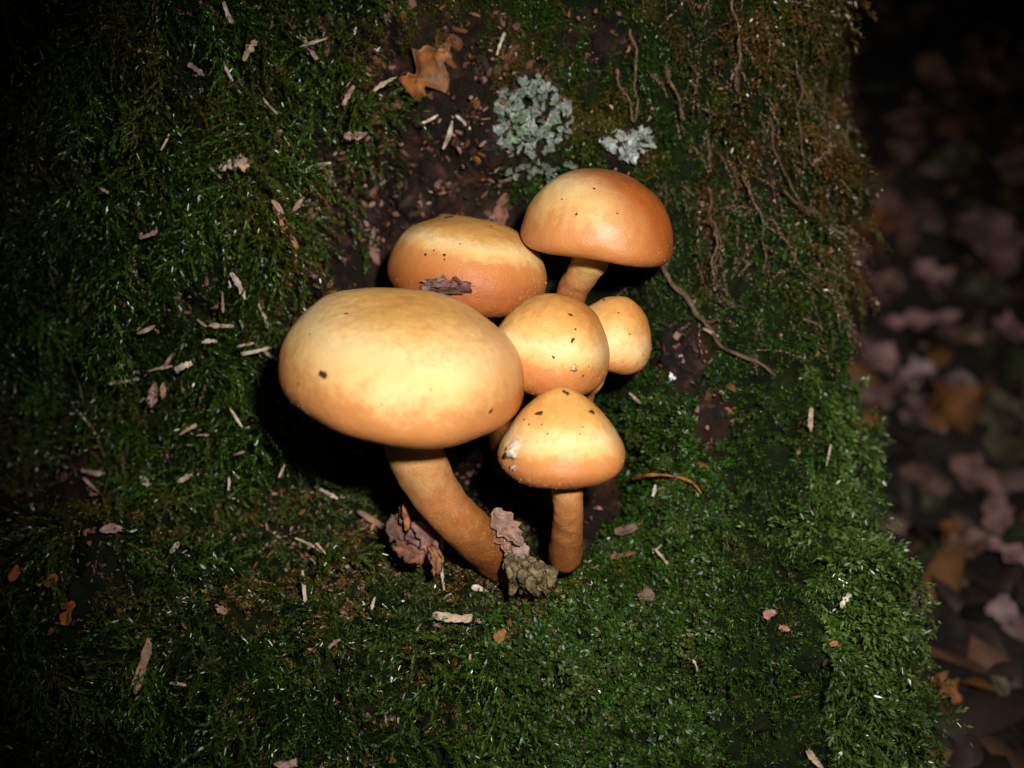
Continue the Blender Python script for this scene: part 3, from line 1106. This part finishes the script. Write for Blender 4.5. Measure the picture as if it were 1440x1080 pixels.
scrap('wood_chip', 675, 829, 24, 9, -14, PALE, 'short whitish wood chip on olive moss close to the thick stem base', 'wood chip', curl=0.1, thick=0.04)
scrap('wood_chip', 215, 554, 36, 14, 88, PINK, 'smooth oval pinkish wood chip upright in feathery moss', 'wood chip', shape='ovate', curl=0.1, thick=0.05)
scrap('wood_chip', 229, 550, 24, 8, 80, TAN, 'thin tan chip standing against the oval pinkish chip', 'wood chip', thick=0.04)
scrap('wood_chip', 330, 232, 44, 18, 10, (0.48, 0.33, 0.24), 'crumbly pale beige wood chip in moss beside the bare bark', 'wood chip', jag=0.5, thick=0.08)
scrap('wood_chip', 160, 491, 26, 18, 25, PINK, 'broad pinkish chip with a thin tail on feathery moss', 'wood chip', jag=0.4)
scrap('wood_chip', 402, 1074, 36, 14, 5, (0.5, 0.34, 0.26), 'pale chip in the moss at the foot of the trunk face below the ledge', 'wood chip', thick=0.06)
scrap('wood_splinter', 1146, 1068, 34, 10, -52, (0.45, 0.33, 0.22), 'pale tapering splinter at the low end of the green cushion', 'splinter', thick=0.05)
scrap('moss_stalk', 428, 830, 54, 5, 88, PALE, 'thin whitish stalk hanging upright below the ledge', 'stalk', curl=0.05)
scrap('dry_leaf_scrap', 403, 318, 74, 17, -80, (0.33, 0.15, 0.07), 'forked tan brown leaf scrap hanging beside the bare bark', 'leaf scrap', shape='lobed', lift=0.25)
scrap('dry_leaf_scrap', 392, 292, 26, 8, -52, (0.36, 0.21, 0.15), 'short pinkish prong beside the forked tan leaf scrap', 'leaf scrap', lift=0.22)
scrap('dry_leaf_scrap', 420, 287, 26, 8, 52, (0.32, 0.20, 0.17), 'grey pink prong above the forked tan leaf scrap', 'leaf scrap', lift=0.22)
scrap('bark_chip', 880, 745, 32, 14, 6, (0.14, 0.075, 0.06), 'dark reddish bark chip on green cushion moss', 'bark chip', thick=0.05)
scrap('bark_chip', 876, 780, 36, 8, 10, (0.20, 0.06, 0.035), 'narrow red brown chip half sunk in cushion moss', 'bark chip')
scrap('bark_chip', 908, 836, 24, 22, 40, (0.11, 0.07, 0.04), 'squarish dull brown chip sunk in cushion moss', 'bark chip', thick=0.06)
scrap('bark_chip', 1082, 863, 18, 12, 10, (0.30, 0.14, 0.11), 'rounded pink brown crumb on the cushion moss slope', 'bark chip', thick=0.06)
scrap('bark_chip', 1103, 884, 15, 9, -20, (0.38, 0.18, 0.12), 'small salmon coloured crumb lying below the pink brown one', 'bark chip', thick=0.05)
scrap('bark_chip', 1173, 905, 12, 8, 30, (0.36, 0.13, 0.05), 'tiny orange crumb near the pale fringe of the trunk edge', 'bark chip', thick=0.04)
scrap('dry_leaf_scrap', 705, 295, 46, 26, 62, (0.20, 0.085, 0.055), 'reddish bark leaf scrap leaning between the two upper caps', 'leaf scrap', lift=0.2)
scrap('wood_chip', 245, 770, 20, 8, 55, PALE, 'small pale chip beside the pink rounded chip on the ledge end', 'wood chip')
scrap('wood_chip', 157, 745, 32, 15, 25, (0.42, 0.26, 0.22), 'rounded pinkish grey chip at the end of the mossy ledge', 'wood chip', shape='ovate')

# unremarkable slivers: only their place tells them apart
SLIV = [(312, 458, 34, 9, -8), (205, 464, 26, 8, 14), (175, 536, 42, 6, 12), (225, 518, 34, 5, 8), (236, 508, 24, 5, 60), (258, 516, 24, 10, 30), (176, 512, 28, 6, 24),
        (335, 402, 40, 8, -55), (313, 425, 30, 5, 88), (372, 448, 44, 6, -68), (362, 494, 42, 8, 6), (380, 500, 22, 6, -30), (265, 604, 26, 8, 35), (285, 612, 16, 4, 6),
        (332, 588, 30, 5, -52), (335, 638, 18, 5, 15), (130, 664, 32, 9, -5), (128, 682, 28, 8, -38), (206, 680, 26, 9, -45), (262, 672, 24, 7, 22), (322, 680, 18, 5, 86),
        (396, 662, 20, 7, 60), (460, 693, 36, 6, -20), (437, 766, 44, 7, -20), (452, 772, 22, 5, -50), (302, 242, 24, 7, -40), (350, 72, 36, 11, 55), (320, 18, 30, 12, -75),
        (435, 70, 40, 11, -58), (444, 234, 42, 9, 14), (276, 98, 26, 9, -30), (250, 962, 22, 8, -20), (310, 856, 20, 10, -40), (525, 848, 18, 5, 80), (622, 812, 34, 7, -75),
        (632, 188, 40, 7, 62), (652, 172, 30, 7, -50), (704, 62, 32, 7, 72), (605, 168, 24, 6, 22), (500, 190, 32, 15, 8), (490, 134, 30, 10, 60), (540, 118, 40, 9, 28), (320, 100, 30, 8, -65),
        (440, 60, 40, 8, 10), (930, 783, 26, 6, -50), (924, 772, 16, 4, 50), (920, 690, 16, 6, 70), (978, 935, 18, 5, -75), (893, 560, 22, 6, -40), (1000, 468, 24, 7, -20),
        (285, 455, 20, 6, -30), (345, 485, 24, 6, 8), (295, 480, 20, 7, 12), (120, 590, 22, 5, -60), (60, 820, 14, 5, 20), (470, 905, 20, 6, 40), (505, 500, 20, 5, -40), (1165, 640, 30, 7, 80),
        (1140, 590, 32, 10, 84), (1188, 845, 24, 10, 60), (210, 330, 26, 7, 20), (150, 270, 24, 6, -30), (232, 200, 26, 7, 60), (380, 150, 30, 7, -50), (120, 430, 24, 6, 70)]
KIND = {'straw coloured': STRAW, 'whitish': PALE, 'pinkish': PINK}
for (px, py, l, wd, an) in SLIV:
    kn = random.choice(['straw coloured', 'whitish', 'whitish', 'pinkish', 'straw coloured'])
    c = np.array(KIND[kn]) * random.uniform(0.8, 1.1)
    if px > 860:
        wh = 'on green moss near the trunk edge' if px > 1100 else 'on the cushion moss slope'
    elif px > 460 and py < 240:
        wh = 'on bare bark above the caps'
    elif py < 300:
        wh = 'in moss high on the trunk'
    elif py > 650:
        wh = 'on the mossy ledge below the largest cap'
    elif px > 300:
        wh = 'in moss close beside the largest cap'
    else:
        wh = 'in feathery moss away from the caps'
    sz = 'long thin ' if l >= 34 else 'stubby ' if l <= 22 else 'slender '
    scrap('straw_sliver', px, py, l, wd * random.uniform(0.45, 0.9), an + random.uniform(-8, 8), c, sz + kn + ' sliver of rotten wood ' + wh, 'sliver', 'slivers caught in the moss', curl=random.uniform(0.2, 0.9), jag=0.5)

# the orange oak leaf scrap on the bare bark
c, nor = on_trunk(600, 92, 0.25)
G = leaf_sheet(c, nrm(nor - 0.5 * FWD), RGT * 0.75 + UPV * 0.66, 1.25, 0.85, 77, 0.35, 0.5, 21, 11, 'lobed')
V, F = shell(G, 0.02)
make('dead_leaf', V, F, M_leaf, cols=tint_for(V, (0.23, 0.085, 0.025), 3, 0.5, 5), origin=c, label='curled rusty orange dead leaf piece stuck on the bare bark high above the caps', cat='leaf')

# ---------------------------------------------------------------- thin stems and tendrils


def stalk(name, pts, rpx, col, label, cat, group=None, lift=0.2, taper=0.5, rough=0.25, mat=None, scales=0.0, wavy=0.0):
    P = []
    for k, q in enumerate(pts):
        if len(q) == 3:
            P.append(at(*q))
        else:
            c, nor = on_trunk(q[0], q[1], lift)
            if c is None:
                return None
            P.append(c)
    P = np.array(P)
    if wavy:
        P = spline(P, 11)
        P = P + wavy * np.stack([fbm(P * 1.6 + 5, 2), 0.6 * fbm(P * 1.6 + 25, 2), 0.4 * fbm(P * 1.6 + 45, 2)], -1)
    dep = float(np.mean((P - CAM) @ FWD))
    rad = np.linspace(1, 1 - taper, len(P)) * rpx * dep / FPX
    V, F, st = tube(P, rad, 26, 7, int(pts[0][0]), rough)
    ob = make(name, V, F, mat or M_litter, cols=tint_for(V, col, int(pts[0][1]), 0.45, 8), origin=P[0], label=label, cat=cat, group=group)
    if scales:
        ob['_o'] = [float(x) for x in P[0]]
        sm = Moss()
        path = spline(P, 26)
        q0, q2 = path[:-1], path[1:]
        cc = np.tile(np.asarray(col), (25, 1)) * rng.uniform(0.6, 1.5, (25, 1))
        shoots(sm, q0, (q0 + q2) / 2, q2, np.tile(-FWD, (25, 1)), 7, scales, 0.4, 0.7, cc, cc, jit=0.5)
        k = sm.build('withered_leaves', M_litter, parent=ob)
        k['kind'] = 'stuff'
    return ob


stalk('woody_stem', [(938, 368), (950, 402), (972, 440), (1012, 472), (1050, 498), (1088, 530)], 4.5, (0.10, 0.062, 0.036), 'dry woody creeper stem running down the moss from the rust topped cap', 'stem', lift=0.3, rough=0.5, scales=0.08, wavy=0.15)
stalk('root_tendril', [(888, 674), (915, 668), (950, 670), (975, 680), (986, 694)], 3, (0.32, 0.11, 0.02), 'arched orange rootlet on the moss beside the cone shaped cap', 'rootlet', lift=0.22)
DRY = [[(868, 96), (878, 130), (888, 168)], [(893, 40), (893, 100), (891, 170)], [(1030, 0), (1040, 60), (1034, 125)], [(1118, 98), (1122, 160), (1128, 238)], [(1078, 165), (1088, 215), (1110, 262), (1140, 300)],
       [(998, 262), (1006, 330), (1002, 388)], [(1168, 188), (1160, 212), (1140, 230)], [(1050, 250), (1075, 330), (1068, 380)], [(930, 90), (950, 130), (958, 168)], [(1100, 270), (1140, 295), (1175, 330)],
       [(100, 400), (98, 470), (112, 560), (145, 640)], [(985, 310), (1010, 320), (1008, 380)], [(1135, 40), (1160, 90), (1180, 140)]]
for q in DRY:
    stalk('dry_moss_stem', q, random.uniform(1.2, 2.2), np.array((0.15, 0.09, 0.05)) * random.uniform(0.4, 1.2), 'thin brown dried moss stem ' + ('trailing through feathery moss' if q[0][0] < 300 else 'hanging beside the small pale lichen' if q[0][0] < 960 else 'hanging near the trunk edge' if q[0][0] > 1060 else 'on the upper trunk above the woody creeper'), 'stem', 'dried moss stems', lift=0.2, scales=0.085, wavy=0.12)
b0, nb = on_trunk(622, 790, 0.1)
dpt = (b0 - CAM) @ FWD
stalk('pine_needle', [(622, 792, dpt), (621, 740, dpt - 0.5), (618, 696, dpt - 0.9)], 2.2, (0.6, 0.5, 0.36), 'thin pale spike standing upright in front of the thick bent stem', 'spike', taper=0.75, rough=0.1)
b0, nb = on_trunk(803, 778, 0.1)
dpt = (b0 - CAM) @ FWD
stalk('plant_bristle', [(804, 777, dpt), (802, 768, dpt - 0.1), (799, 760, dpt - 0.2)], 1.6, (0.6, 0.52, 0.4), 'short white bristle at the foot of the straight stem', 'bristle', taper=0.6, rough=0.1)

# ---------------------------------------------------------------- wood scraps round the thick stem base
# pinkish veil of mould clinging to the stem base
t0 = thing('mould_veil', at(718, 775, 20.6), 'torn pinkish white veil wrapped on the base of the thick bent stem', 'fungus veil')
for k, (px, py, l, wd, an, dd, cc) in enumerate([(712, 742, 62, 34, -62, 19.98, (0.34, 0.20, 0.15)), (728, 768, 52, 26, -48, 20.1, (0.42, 0.28, 0.24)), (704, 762, 40, 20, -70, 20.0, (0.32, 0.17, 0.11)), (738, 786, 44, 12, -40, 20.2, (0.5, 0.36, 0.33))]):
    cpos = at(px, py, dd)
    a = math.radians(an)
    G = leaf_sheet(cpos, nrm(-FWD + RGT * 0.5 + UPV * 0.3), RGT * math.cos(a) + UPV * math.sin(a), l * dd / FPX, wd * dd / FPX, 300 + k, 0.5, 0.6, 17, 9, 'ovate')
    V, F = shell(G, 0.03)
    make('veil_flap', V, F, M_silk, t0, cols=tint_for(V, cc, k, 0.4, 10))
# the shrivelled knobbly remnant
t0 = thing('shrivelled_fungus', at(750, 820, 19.9), 'shrivelled olive grey lump with finger folds at the thick stem base', 'dead fungus')
for k in range(13):
    rs = np.random.default_rng(70 + k)
    f = k / 12
    x0, y0 = 712 + 42 * f + rs.normal(0, 3), 780 + 10 * f + rs.normal(0, 3)
    x1, y1 = 718 + 60 * f + rs.normal(0, 4), 836 - 4 * (1 - f) + rs.normal(0, 6)
    P = np.array([at(x0 + (x1 - x0) * t + rs.normal(0, 3.5), y0 + (y1 - y0) * t + rs.normal(0, 3), 19.95 - 0.3 * math.sin(t * 3) * rs.uniform(0.5, 1.2) + rs.normal(0, 0.03)) for t in (0, 0.22, 0.45, 0.7, 1)])
    V, F, st = tube(P, rs.uniform(0.035, 0.085, 5) * np.array([0.7, 1.1, 1.2, 1.1, 0.6]), 34, 20, 40 + k, 0.4, 0.6, lf=0.06, af=2.2)
    make('fold', V, F, M_flake, t0, cols=tint_for(V, np.array((0.16, 0.115, 0.055)) * rs.uniform(0.6, 1.25), k, 0.6, 12))
# purple brown splintered wood below the stem
t0 = thing('wood_stub', at(580, 770, 20.5), 'splintered purplish brown bit of wood under the thick bent stem', 'wood stub')
for k, (px, py, l, wd, an, dd, cc) in enumerate([(578, 740, 62, 34, -70, 20.5, (0.16, 0.085, 0.075)), (600, 760, 66, 26, -58, 20.3, (0.20, 0.10, 0.085)), (560, 752, 56, 22, -80, 20.6, (0.12, 0.06, 0.04)),
                                                (574, 775, 50, 26, -20, 20.2, (0.17, 0.07, 0.04)), (612, 788, 40, 16, -70, 20.1, (0.22, 0.09, 0.03))]):
    cpos = at(px, py, dd)
    a = math.radians(an)
    G = leaf_sheet(cpos, nrm(-FWD + RGT * (0.3 - 0.2 * k) + UPV * 0.3), RGT * math.cos(a) + UPV * math.sin(a), l * dd / FPX, wd * dd / FPX, 340 + k, 0.4, 0.5, 13, 7, 'strip')
    V, F = shell(G, 0.08)
    make('shard', V, F, M_flake, t0, cols=tint_for(V, cc, k, 0.45, 9))
V, F, st = tube(np.array([at(568, 702, 20.2), at(570, 720, 20.2), at(573, 745, 20.3)]), [0.015, 0.055, 0.06], 14, 6, 3, 0.2, 0.6)
make('splinter', V, F, M_litter, t0, cols=tint_for(V, (0.36, 0.13, 0.05), 4, 0.3))
scrap('wood_splinter', 528, 735, 56, 12, -38, (0.24, 0.13, 0.08), 'brown splinter slanting through ledge moss beside the purplish wood', 'splinter', thick=0.05, lift=0.2)
scrap('dead_leaf_scrap', 590, 792, 26, 9, 12, (0.34, 0.12, 0.02), 'glossy amber leaf scrap at the foot of the purplish wood', 'leaf scrap')
scrap('dead_leaf_scrap', 703, 893, 20, 18, 30, (0.22, 0.085, 0.02), 'amber brown scrap below the ledge under the shrivelled lump', 'leaf scrap')

# ---------------------------------------------------------------- lichens


def lichen(px, py, rpx, rpy, n, cols, label, seed, lob=(10, 20)):
    rs = np.random.default_rng(seed)
    c0, n0 = on_trunk(px, py, 0.05)
    root = thing('lichen', c0, label, 'lichen')
    for k in range(n):
        q = math.sqrt(rs.uniform(0, 1))
        a = rs.uniform(0, 6.28)
        qx, qy = px + rpx * q * math.cos(a), py + rpy * q * math.sin(a)
        c, nor = on_trunk(qx, qy, rs.uniform(0.08, 0.26))
        if c is None:
            continue
        dep = (c - CAM) @ FWD
        an = a + rs.normal(0, 0.8)
        D = RGT * math.cos(an) - UPV * math.sin(an)
        l = rs.uniform(*lob) * dep / FPX
        G = leaf_sheet(c, nrm(nor + rs.normal(0, 0.45, 3)), D, l, l * rs.uniform(0.6, 1.0), seed * 100 + k, rs.uniform(0.1, 0.7), 0.5, 8, 7, 'lobed')
        V, F = shell(G, 0.018)
        cc = np.array(cols[rs.integers(len(cols))]) * rs.uniform(0.5, 1.0)
        make('lobe', V, F, M_lichen, root, cols=tint_for(V, cc, k, 0.3, 12))


lichen(748, 165, 56, 55, 120, [(0.22, 0.25, 0.20), (0.27, 0.30, 0.26), (0.16, 0.23, 0.13), (0.34, 0.37, 0.34)], 'large grey green leafy lichen patch on the trunk above the rust topped cap', 8)
lichen(884, 200, 34, 22, 46, [(0.36, 0.38, 0.34), (0.44, 0.47, 0.44), (0.28, 0.31, 0.25)], 'small pale grey tufted lichen beside the large lichen patch', 9, (10, 18))
lichen(757, 240, 60, 16, 22, [(0.17, 0.20, 0.13), (0.24, 0.25, 0.20)], 'sparse scattered lichen flakes under the large lichen patch', 10, (9, 15))

# ---------------------------------------------------------------- bits lying on the caps


def on_cap(key, px, py):
    loc, nor = hit(px, py, SH[key][1])
    return loc, nor


SPECKS = {'large': [(487, 441, 4, 1.2), (454, 526, 7, 1.8), (537, 569, 2, 1), (603, 408, 5, 1.8), (690, 578, 4, 2), (436, 470, 2, 1), (605, 548, 2, 1), (420, 540, 2, 1)],
          'back': [(631, 306, 6, 1.6), (598, 358, 3, 1), (625, 359, 3, 1.3), (625, 365, 2, 1), (647, 343, 2, 1), (610, 352, 2, 1), (690, 318, 2.5, 1.2), (672, 305, 2, 2)],
          'rust': [(835, 265, 2.5, 1), (811, 301, 2.5, 1.6), (790, 280, 2, 1), (885, 262, 2, 1), (868, 300, 2, 1)],
          'mid': [(805, 479, 3.5, 1.5), (778, 502, 2.5, 1.5), (809, 463, 2.5, 1), (802, 443, 4, 1.6), (820, 528, 2.5, 1), (828, 515, 2, 1)],
          'small': [(849, 422, 3, 1.2), (870, 440, 2, 1), (886, 470, 2, 1), (905, 500, 2, 1)],
          'cone': [(796, 552, 5, 2), (759, 581, 5, 1.9), (832, 579, 5, 2), (737, 590, 2.5, 1), (744, 597, 2.5, 1), (762, 597, 2, 1), (815, 610, 2, 1), (770, 610, 2, 1), (820, 600, 2, 1)]}
WHERE = {'large': 'the largest tan cap', 'back': 'the domed cap behind the largest one', 'rust': 'the rust topped cap', 'mid': 'the egg shaped cap', 'small': 'the half hidden smallest cap', 'cone': 'the cone shaped cap'}
for key, L in SPECKS.items():
    for k, (px, py, s, st) in enumerate(L):
        p, nn = on_cap(key, px, py)
        if p is None:
            continue
        r = s * ((p - CAM) @ FWD) / FPX * 0.62
        V, F = pebble(p + nn * r * 0.12, nn, r, px + py, 0.35, 0.45, st, random.uniform(-0.9, 0.9), (6, 9))
        make('dirt_speck', V, F, M_flake, cols=tint_for(V, (0.055, 0.022, 0.010), k, 0.4, 30), origin=p, label='tiny dark dirt speck stuck on ' + WHERE[key], cat='speck', group='dirt specks on ' + WHERE[key])

# white crumbs
for (key, px, py, s, col, lab) in [('cone', 721, 636, 11, (0.6, 0.48, 0.34), 'pale flaky crumb stuck low on the cone shaped cap'), ('cone', 722, 658, 6, (0.5, 0.36, 0.28), 'small pinkish flake under the pale crumb on the cone shaped cap'),
                                   ('small', 816, 424, 7, (0.6, 0.46, 0.3), 'pale crumb at the edge of the half hidden smallest cap'), ('mid', 807, 517, 5, (0.6, 0.42, 0.22), 'tiny pale flake low on the egg shaped cap')]:
    p, nn = on_cap(key, px, py)
    if p is None:
        continue
    r = s * ((p - CAM) @ FWD) / FPX * 0.7
    V, F = pebble(p + nn * r * 0.2, nn, r, px, 0.4, 0.9, 1.3, 0.3, (9, 14))
    make('pale_crumb', V, F, M_flake, cols=tint_for(V, col, px, 0.3, 30), origin=p, label=lab, cat='crumb')
c, nn = on_trunk(944, 530, 0.2)
V, F = pebble(c, nn, 0.06, 5, 0.6, 0.8, 1.0)
make('pale_crumb', V, F, M_litter, cols=tint_for(V, (0.75, 0.74, 0.76), 1, 0.15), origin=c, label='bright white crumb on the bare grey bark beside the smallest cap', cat='crumb')

# fine pale grains sticking to the moist margins
ms_v, ms_f, nv = [], [], 0
for key, (root, bv, C, R) in SH.items():
    V0, F0 = [], []
    pts = []
    u0, v0 = survey(C[None])
    rp = R * FPX / ((C - CAM) @ FWD)
    for k in range(150 if key in ('large', 'back') else 90):
        a = rng.uniform(math.pi * 0.98, math.pi * 2.02)
        q = rng.uniform(0.45, 1.0) ** 0.5
        px, py = float(u0[0]) + rp * q * math.cos(a), float(v0[0]) - rp * 0.55 * q * math.sin(a) + rp * 0.05
        p, nn = hit(px, py, bv)
        if p is None:
            continue
        r = rng.uniform(0.004, 0.009)
        X, Y, A = basis_from(nn)
        tv_ = np.array([p + X * r, p + (-0.5 * X + 0.87 * Y) * r, p + (-0.5 * X - 0.87 * Y) * r, p + A * r * 1.3])
        o = len(V0)
        V0 += list(tv_)
        F0 += [(o, o + 1, o + 3), (o + 1, o + 2, o + 3), (o + 2, o, o + 3)]
    if V0:
        gr = make('veil_grains', np.array(V0), F0, M_litter, root, smooth=False, cols=np.tile((0.72, 0.48, 0.22), (len(V0), 1)))
        gr['kind'] = 'stuff'

# the bark scrap resting where the domed cap meets the largest one
p = at(628, 402, 19.75)
t0 = thing('bark_scrap', p, 'dark purplish bark scrap lying between the largest cap and the domed cap', 'bark scrap')
for k, (px, py, s, st, an, fl, cc, dd) in enumerate([(630, 400, 0.125, 2.3, -0.12, 0.75, (0.16, 0.075, 0.06), 19.75), (610, 398, 0.085, 1.6, 0.3, 0.6, (0.17, 0.10, 0.075), 19.7), (645, 402, 0.09, 1.5, -0.3, 0.6, (0.13, 0.05, 0.045), 19.7),
                                                 (626, 386, 0.045, 2.2, 0.8, 0.6, (0.15, 0.085, 0.06), 19.8), (598, 402, 0.035, 1.6, 0.1, 0.6, (0.10, 0.05, 0.03), 19.75), (624, 409, 0.05, 3.6, -0.1, 0.5, (0.07, 0.035, 0.02), 19.62)]):
    V, F = pebble(at(px, py, dd), -FWD + UPV * 0.7, s, 60 + k, fl, 0.6, st, an, (12, 18))
    make('bark_layer', V, F, M_flake, t0, smooth=False, cols=tint_for(V, cc, k, 0.6, 14))

# ---------------------------------------------------------------- leaf litter on the forest floor beyond the trunk


def floor_hit(px, py):
    return hit(px, py, bvh_ground)


LEAVES = []
for (px, py, l, wd) in [(1300, 470, 90, 40), (1390, 360, 110, 60), (1240, 420, 60, 34), (1340, 590, 100, 50), (1410, 620, 110, 60), (1350, 560, 50, 34), (1295, 610, 60, 40), (1250, 760, 34, 30), (1350, 790, 80, 34), (1330, 770, 60, 22),
                        (1300, 880, 30, 22), (1405, 880, 40, 30), (1420, 480, 60, 40), (1400, 740, 60, 30), (1280, 330, 70, 50), (1230, 330, 60, 40), (1340, 240, 70, 40), (1420, 250, 80, 40),
                        (1400, 120, 80, 50), (1310, 120, 60, 40), (1260, 230, 40, 30), (1215, 610, 36, 40), (1380, 430, 70, 36), (1290, 540, 46, 30), (1420, 800, 70, 36), (1365, 690, 90, 40), (1290, 690, 60, 34),
                        (1330, 990, 44, 24), (1400, 985, 30, 20), (1290, 1040, 40, 14), (1310, 400, 60, 36), (1235, 520, 50, 30), (1350, 490, 60, 30)]:
    LEAVES.append((px, py, l, wd))
LCOL = [(0.40, 0.22, 0.20), (0.31, 0.17, 0.15), (0.20, 0.11, 0.08), (0.25, 0.10, 0.035), (0.14, 0.12, 0.065), (0.34, 0.23, 0.21)]
LNAME = ['salmon pink', 'dusky pink', 'dark brown', 'orange brown', 'olive brown', 'greyish pink']
for k, (px, py, l, wd) in enumerate(LEAVES):
    c, nn = floor_hit(px, py)
    if c is None:
        continue
    rs = np.random.default_rng(900 + k)
    dep = (c - CAM) @ FWD
    a = rs.uniform(0, 6.28)
    L = l * dep / FPX * 1.1
    W = wd * dep / FPX * 1.35
    nn2 = nrm(nn + rs.normal(0, 0.25, 3) - 0.35 * FWD)
    G = leaf_sheet(c + np.array([0, 0, 0.3]) + nn2 * 0.1, nn2, np.array([math.cos(a), math.sin(a), 0]), L, W, 900 + k, 0.3, 0.25, 17, 9, rs.choice(['ovate', 'lobed', 'ovate']))
    V, F = shell(G, 0.03)
    o = make('fallen_leaf', V, F, M_leaf, cols=tint_for(V, np.array(LCOL[k % 6]) * rs.uniform(0.8, 1.15), k, 0.45, 1.2), origin=c, label=LNAME[k % 6] + ' fallen leaf on the dark forest floor ' + ('close beside the trunk edge' if px < 1262 else 'a short way out from the trunk' if px < 1345 else 'well away from the trunk'), cat='leaf', group='fallen leaves on the forest floor')

# loose fine litter on the floor
n = 7000
gxr = rng.uniform(3, 60, n)
gyr = rng.uniform(-14, 80, n)
from_idx = []
PL, NL = [], []
for a, b in zip(gxr, gyr):
    loc, nor, i, t = bvh_ground.ray_cast(Vector((a, b, 60)), Vector((0, 0, -1)))
    if loc is not None:
        PL.append(loc[:])
        NL.append(nor[:])
PL, NL = np.array(PL), np.array(NL)
pick = rng.choice(6, len(PL), p=[0.3, 0.16, 0.2, 0.1, 0.16, 0.08])
LPAL = np.array([[0.05, 0.032, 0.024], [0.15, 0.075, 0.045], [0.26, 0.15, 0.125], [0.07, 0.075, 0.03], [0.02, 0.016, 0.012], [0.20, 0.09, 0.03]])
crumbs('leaf_litter', PL + np.array([0, 0, 0.08]), NL, rng.uniform(0.1, 0.7, len(PL)), LPAL[pick], 'dark crumbled leaf litter on the forest floor beyond the trunk', 'litter', M_leaf, 0.25)
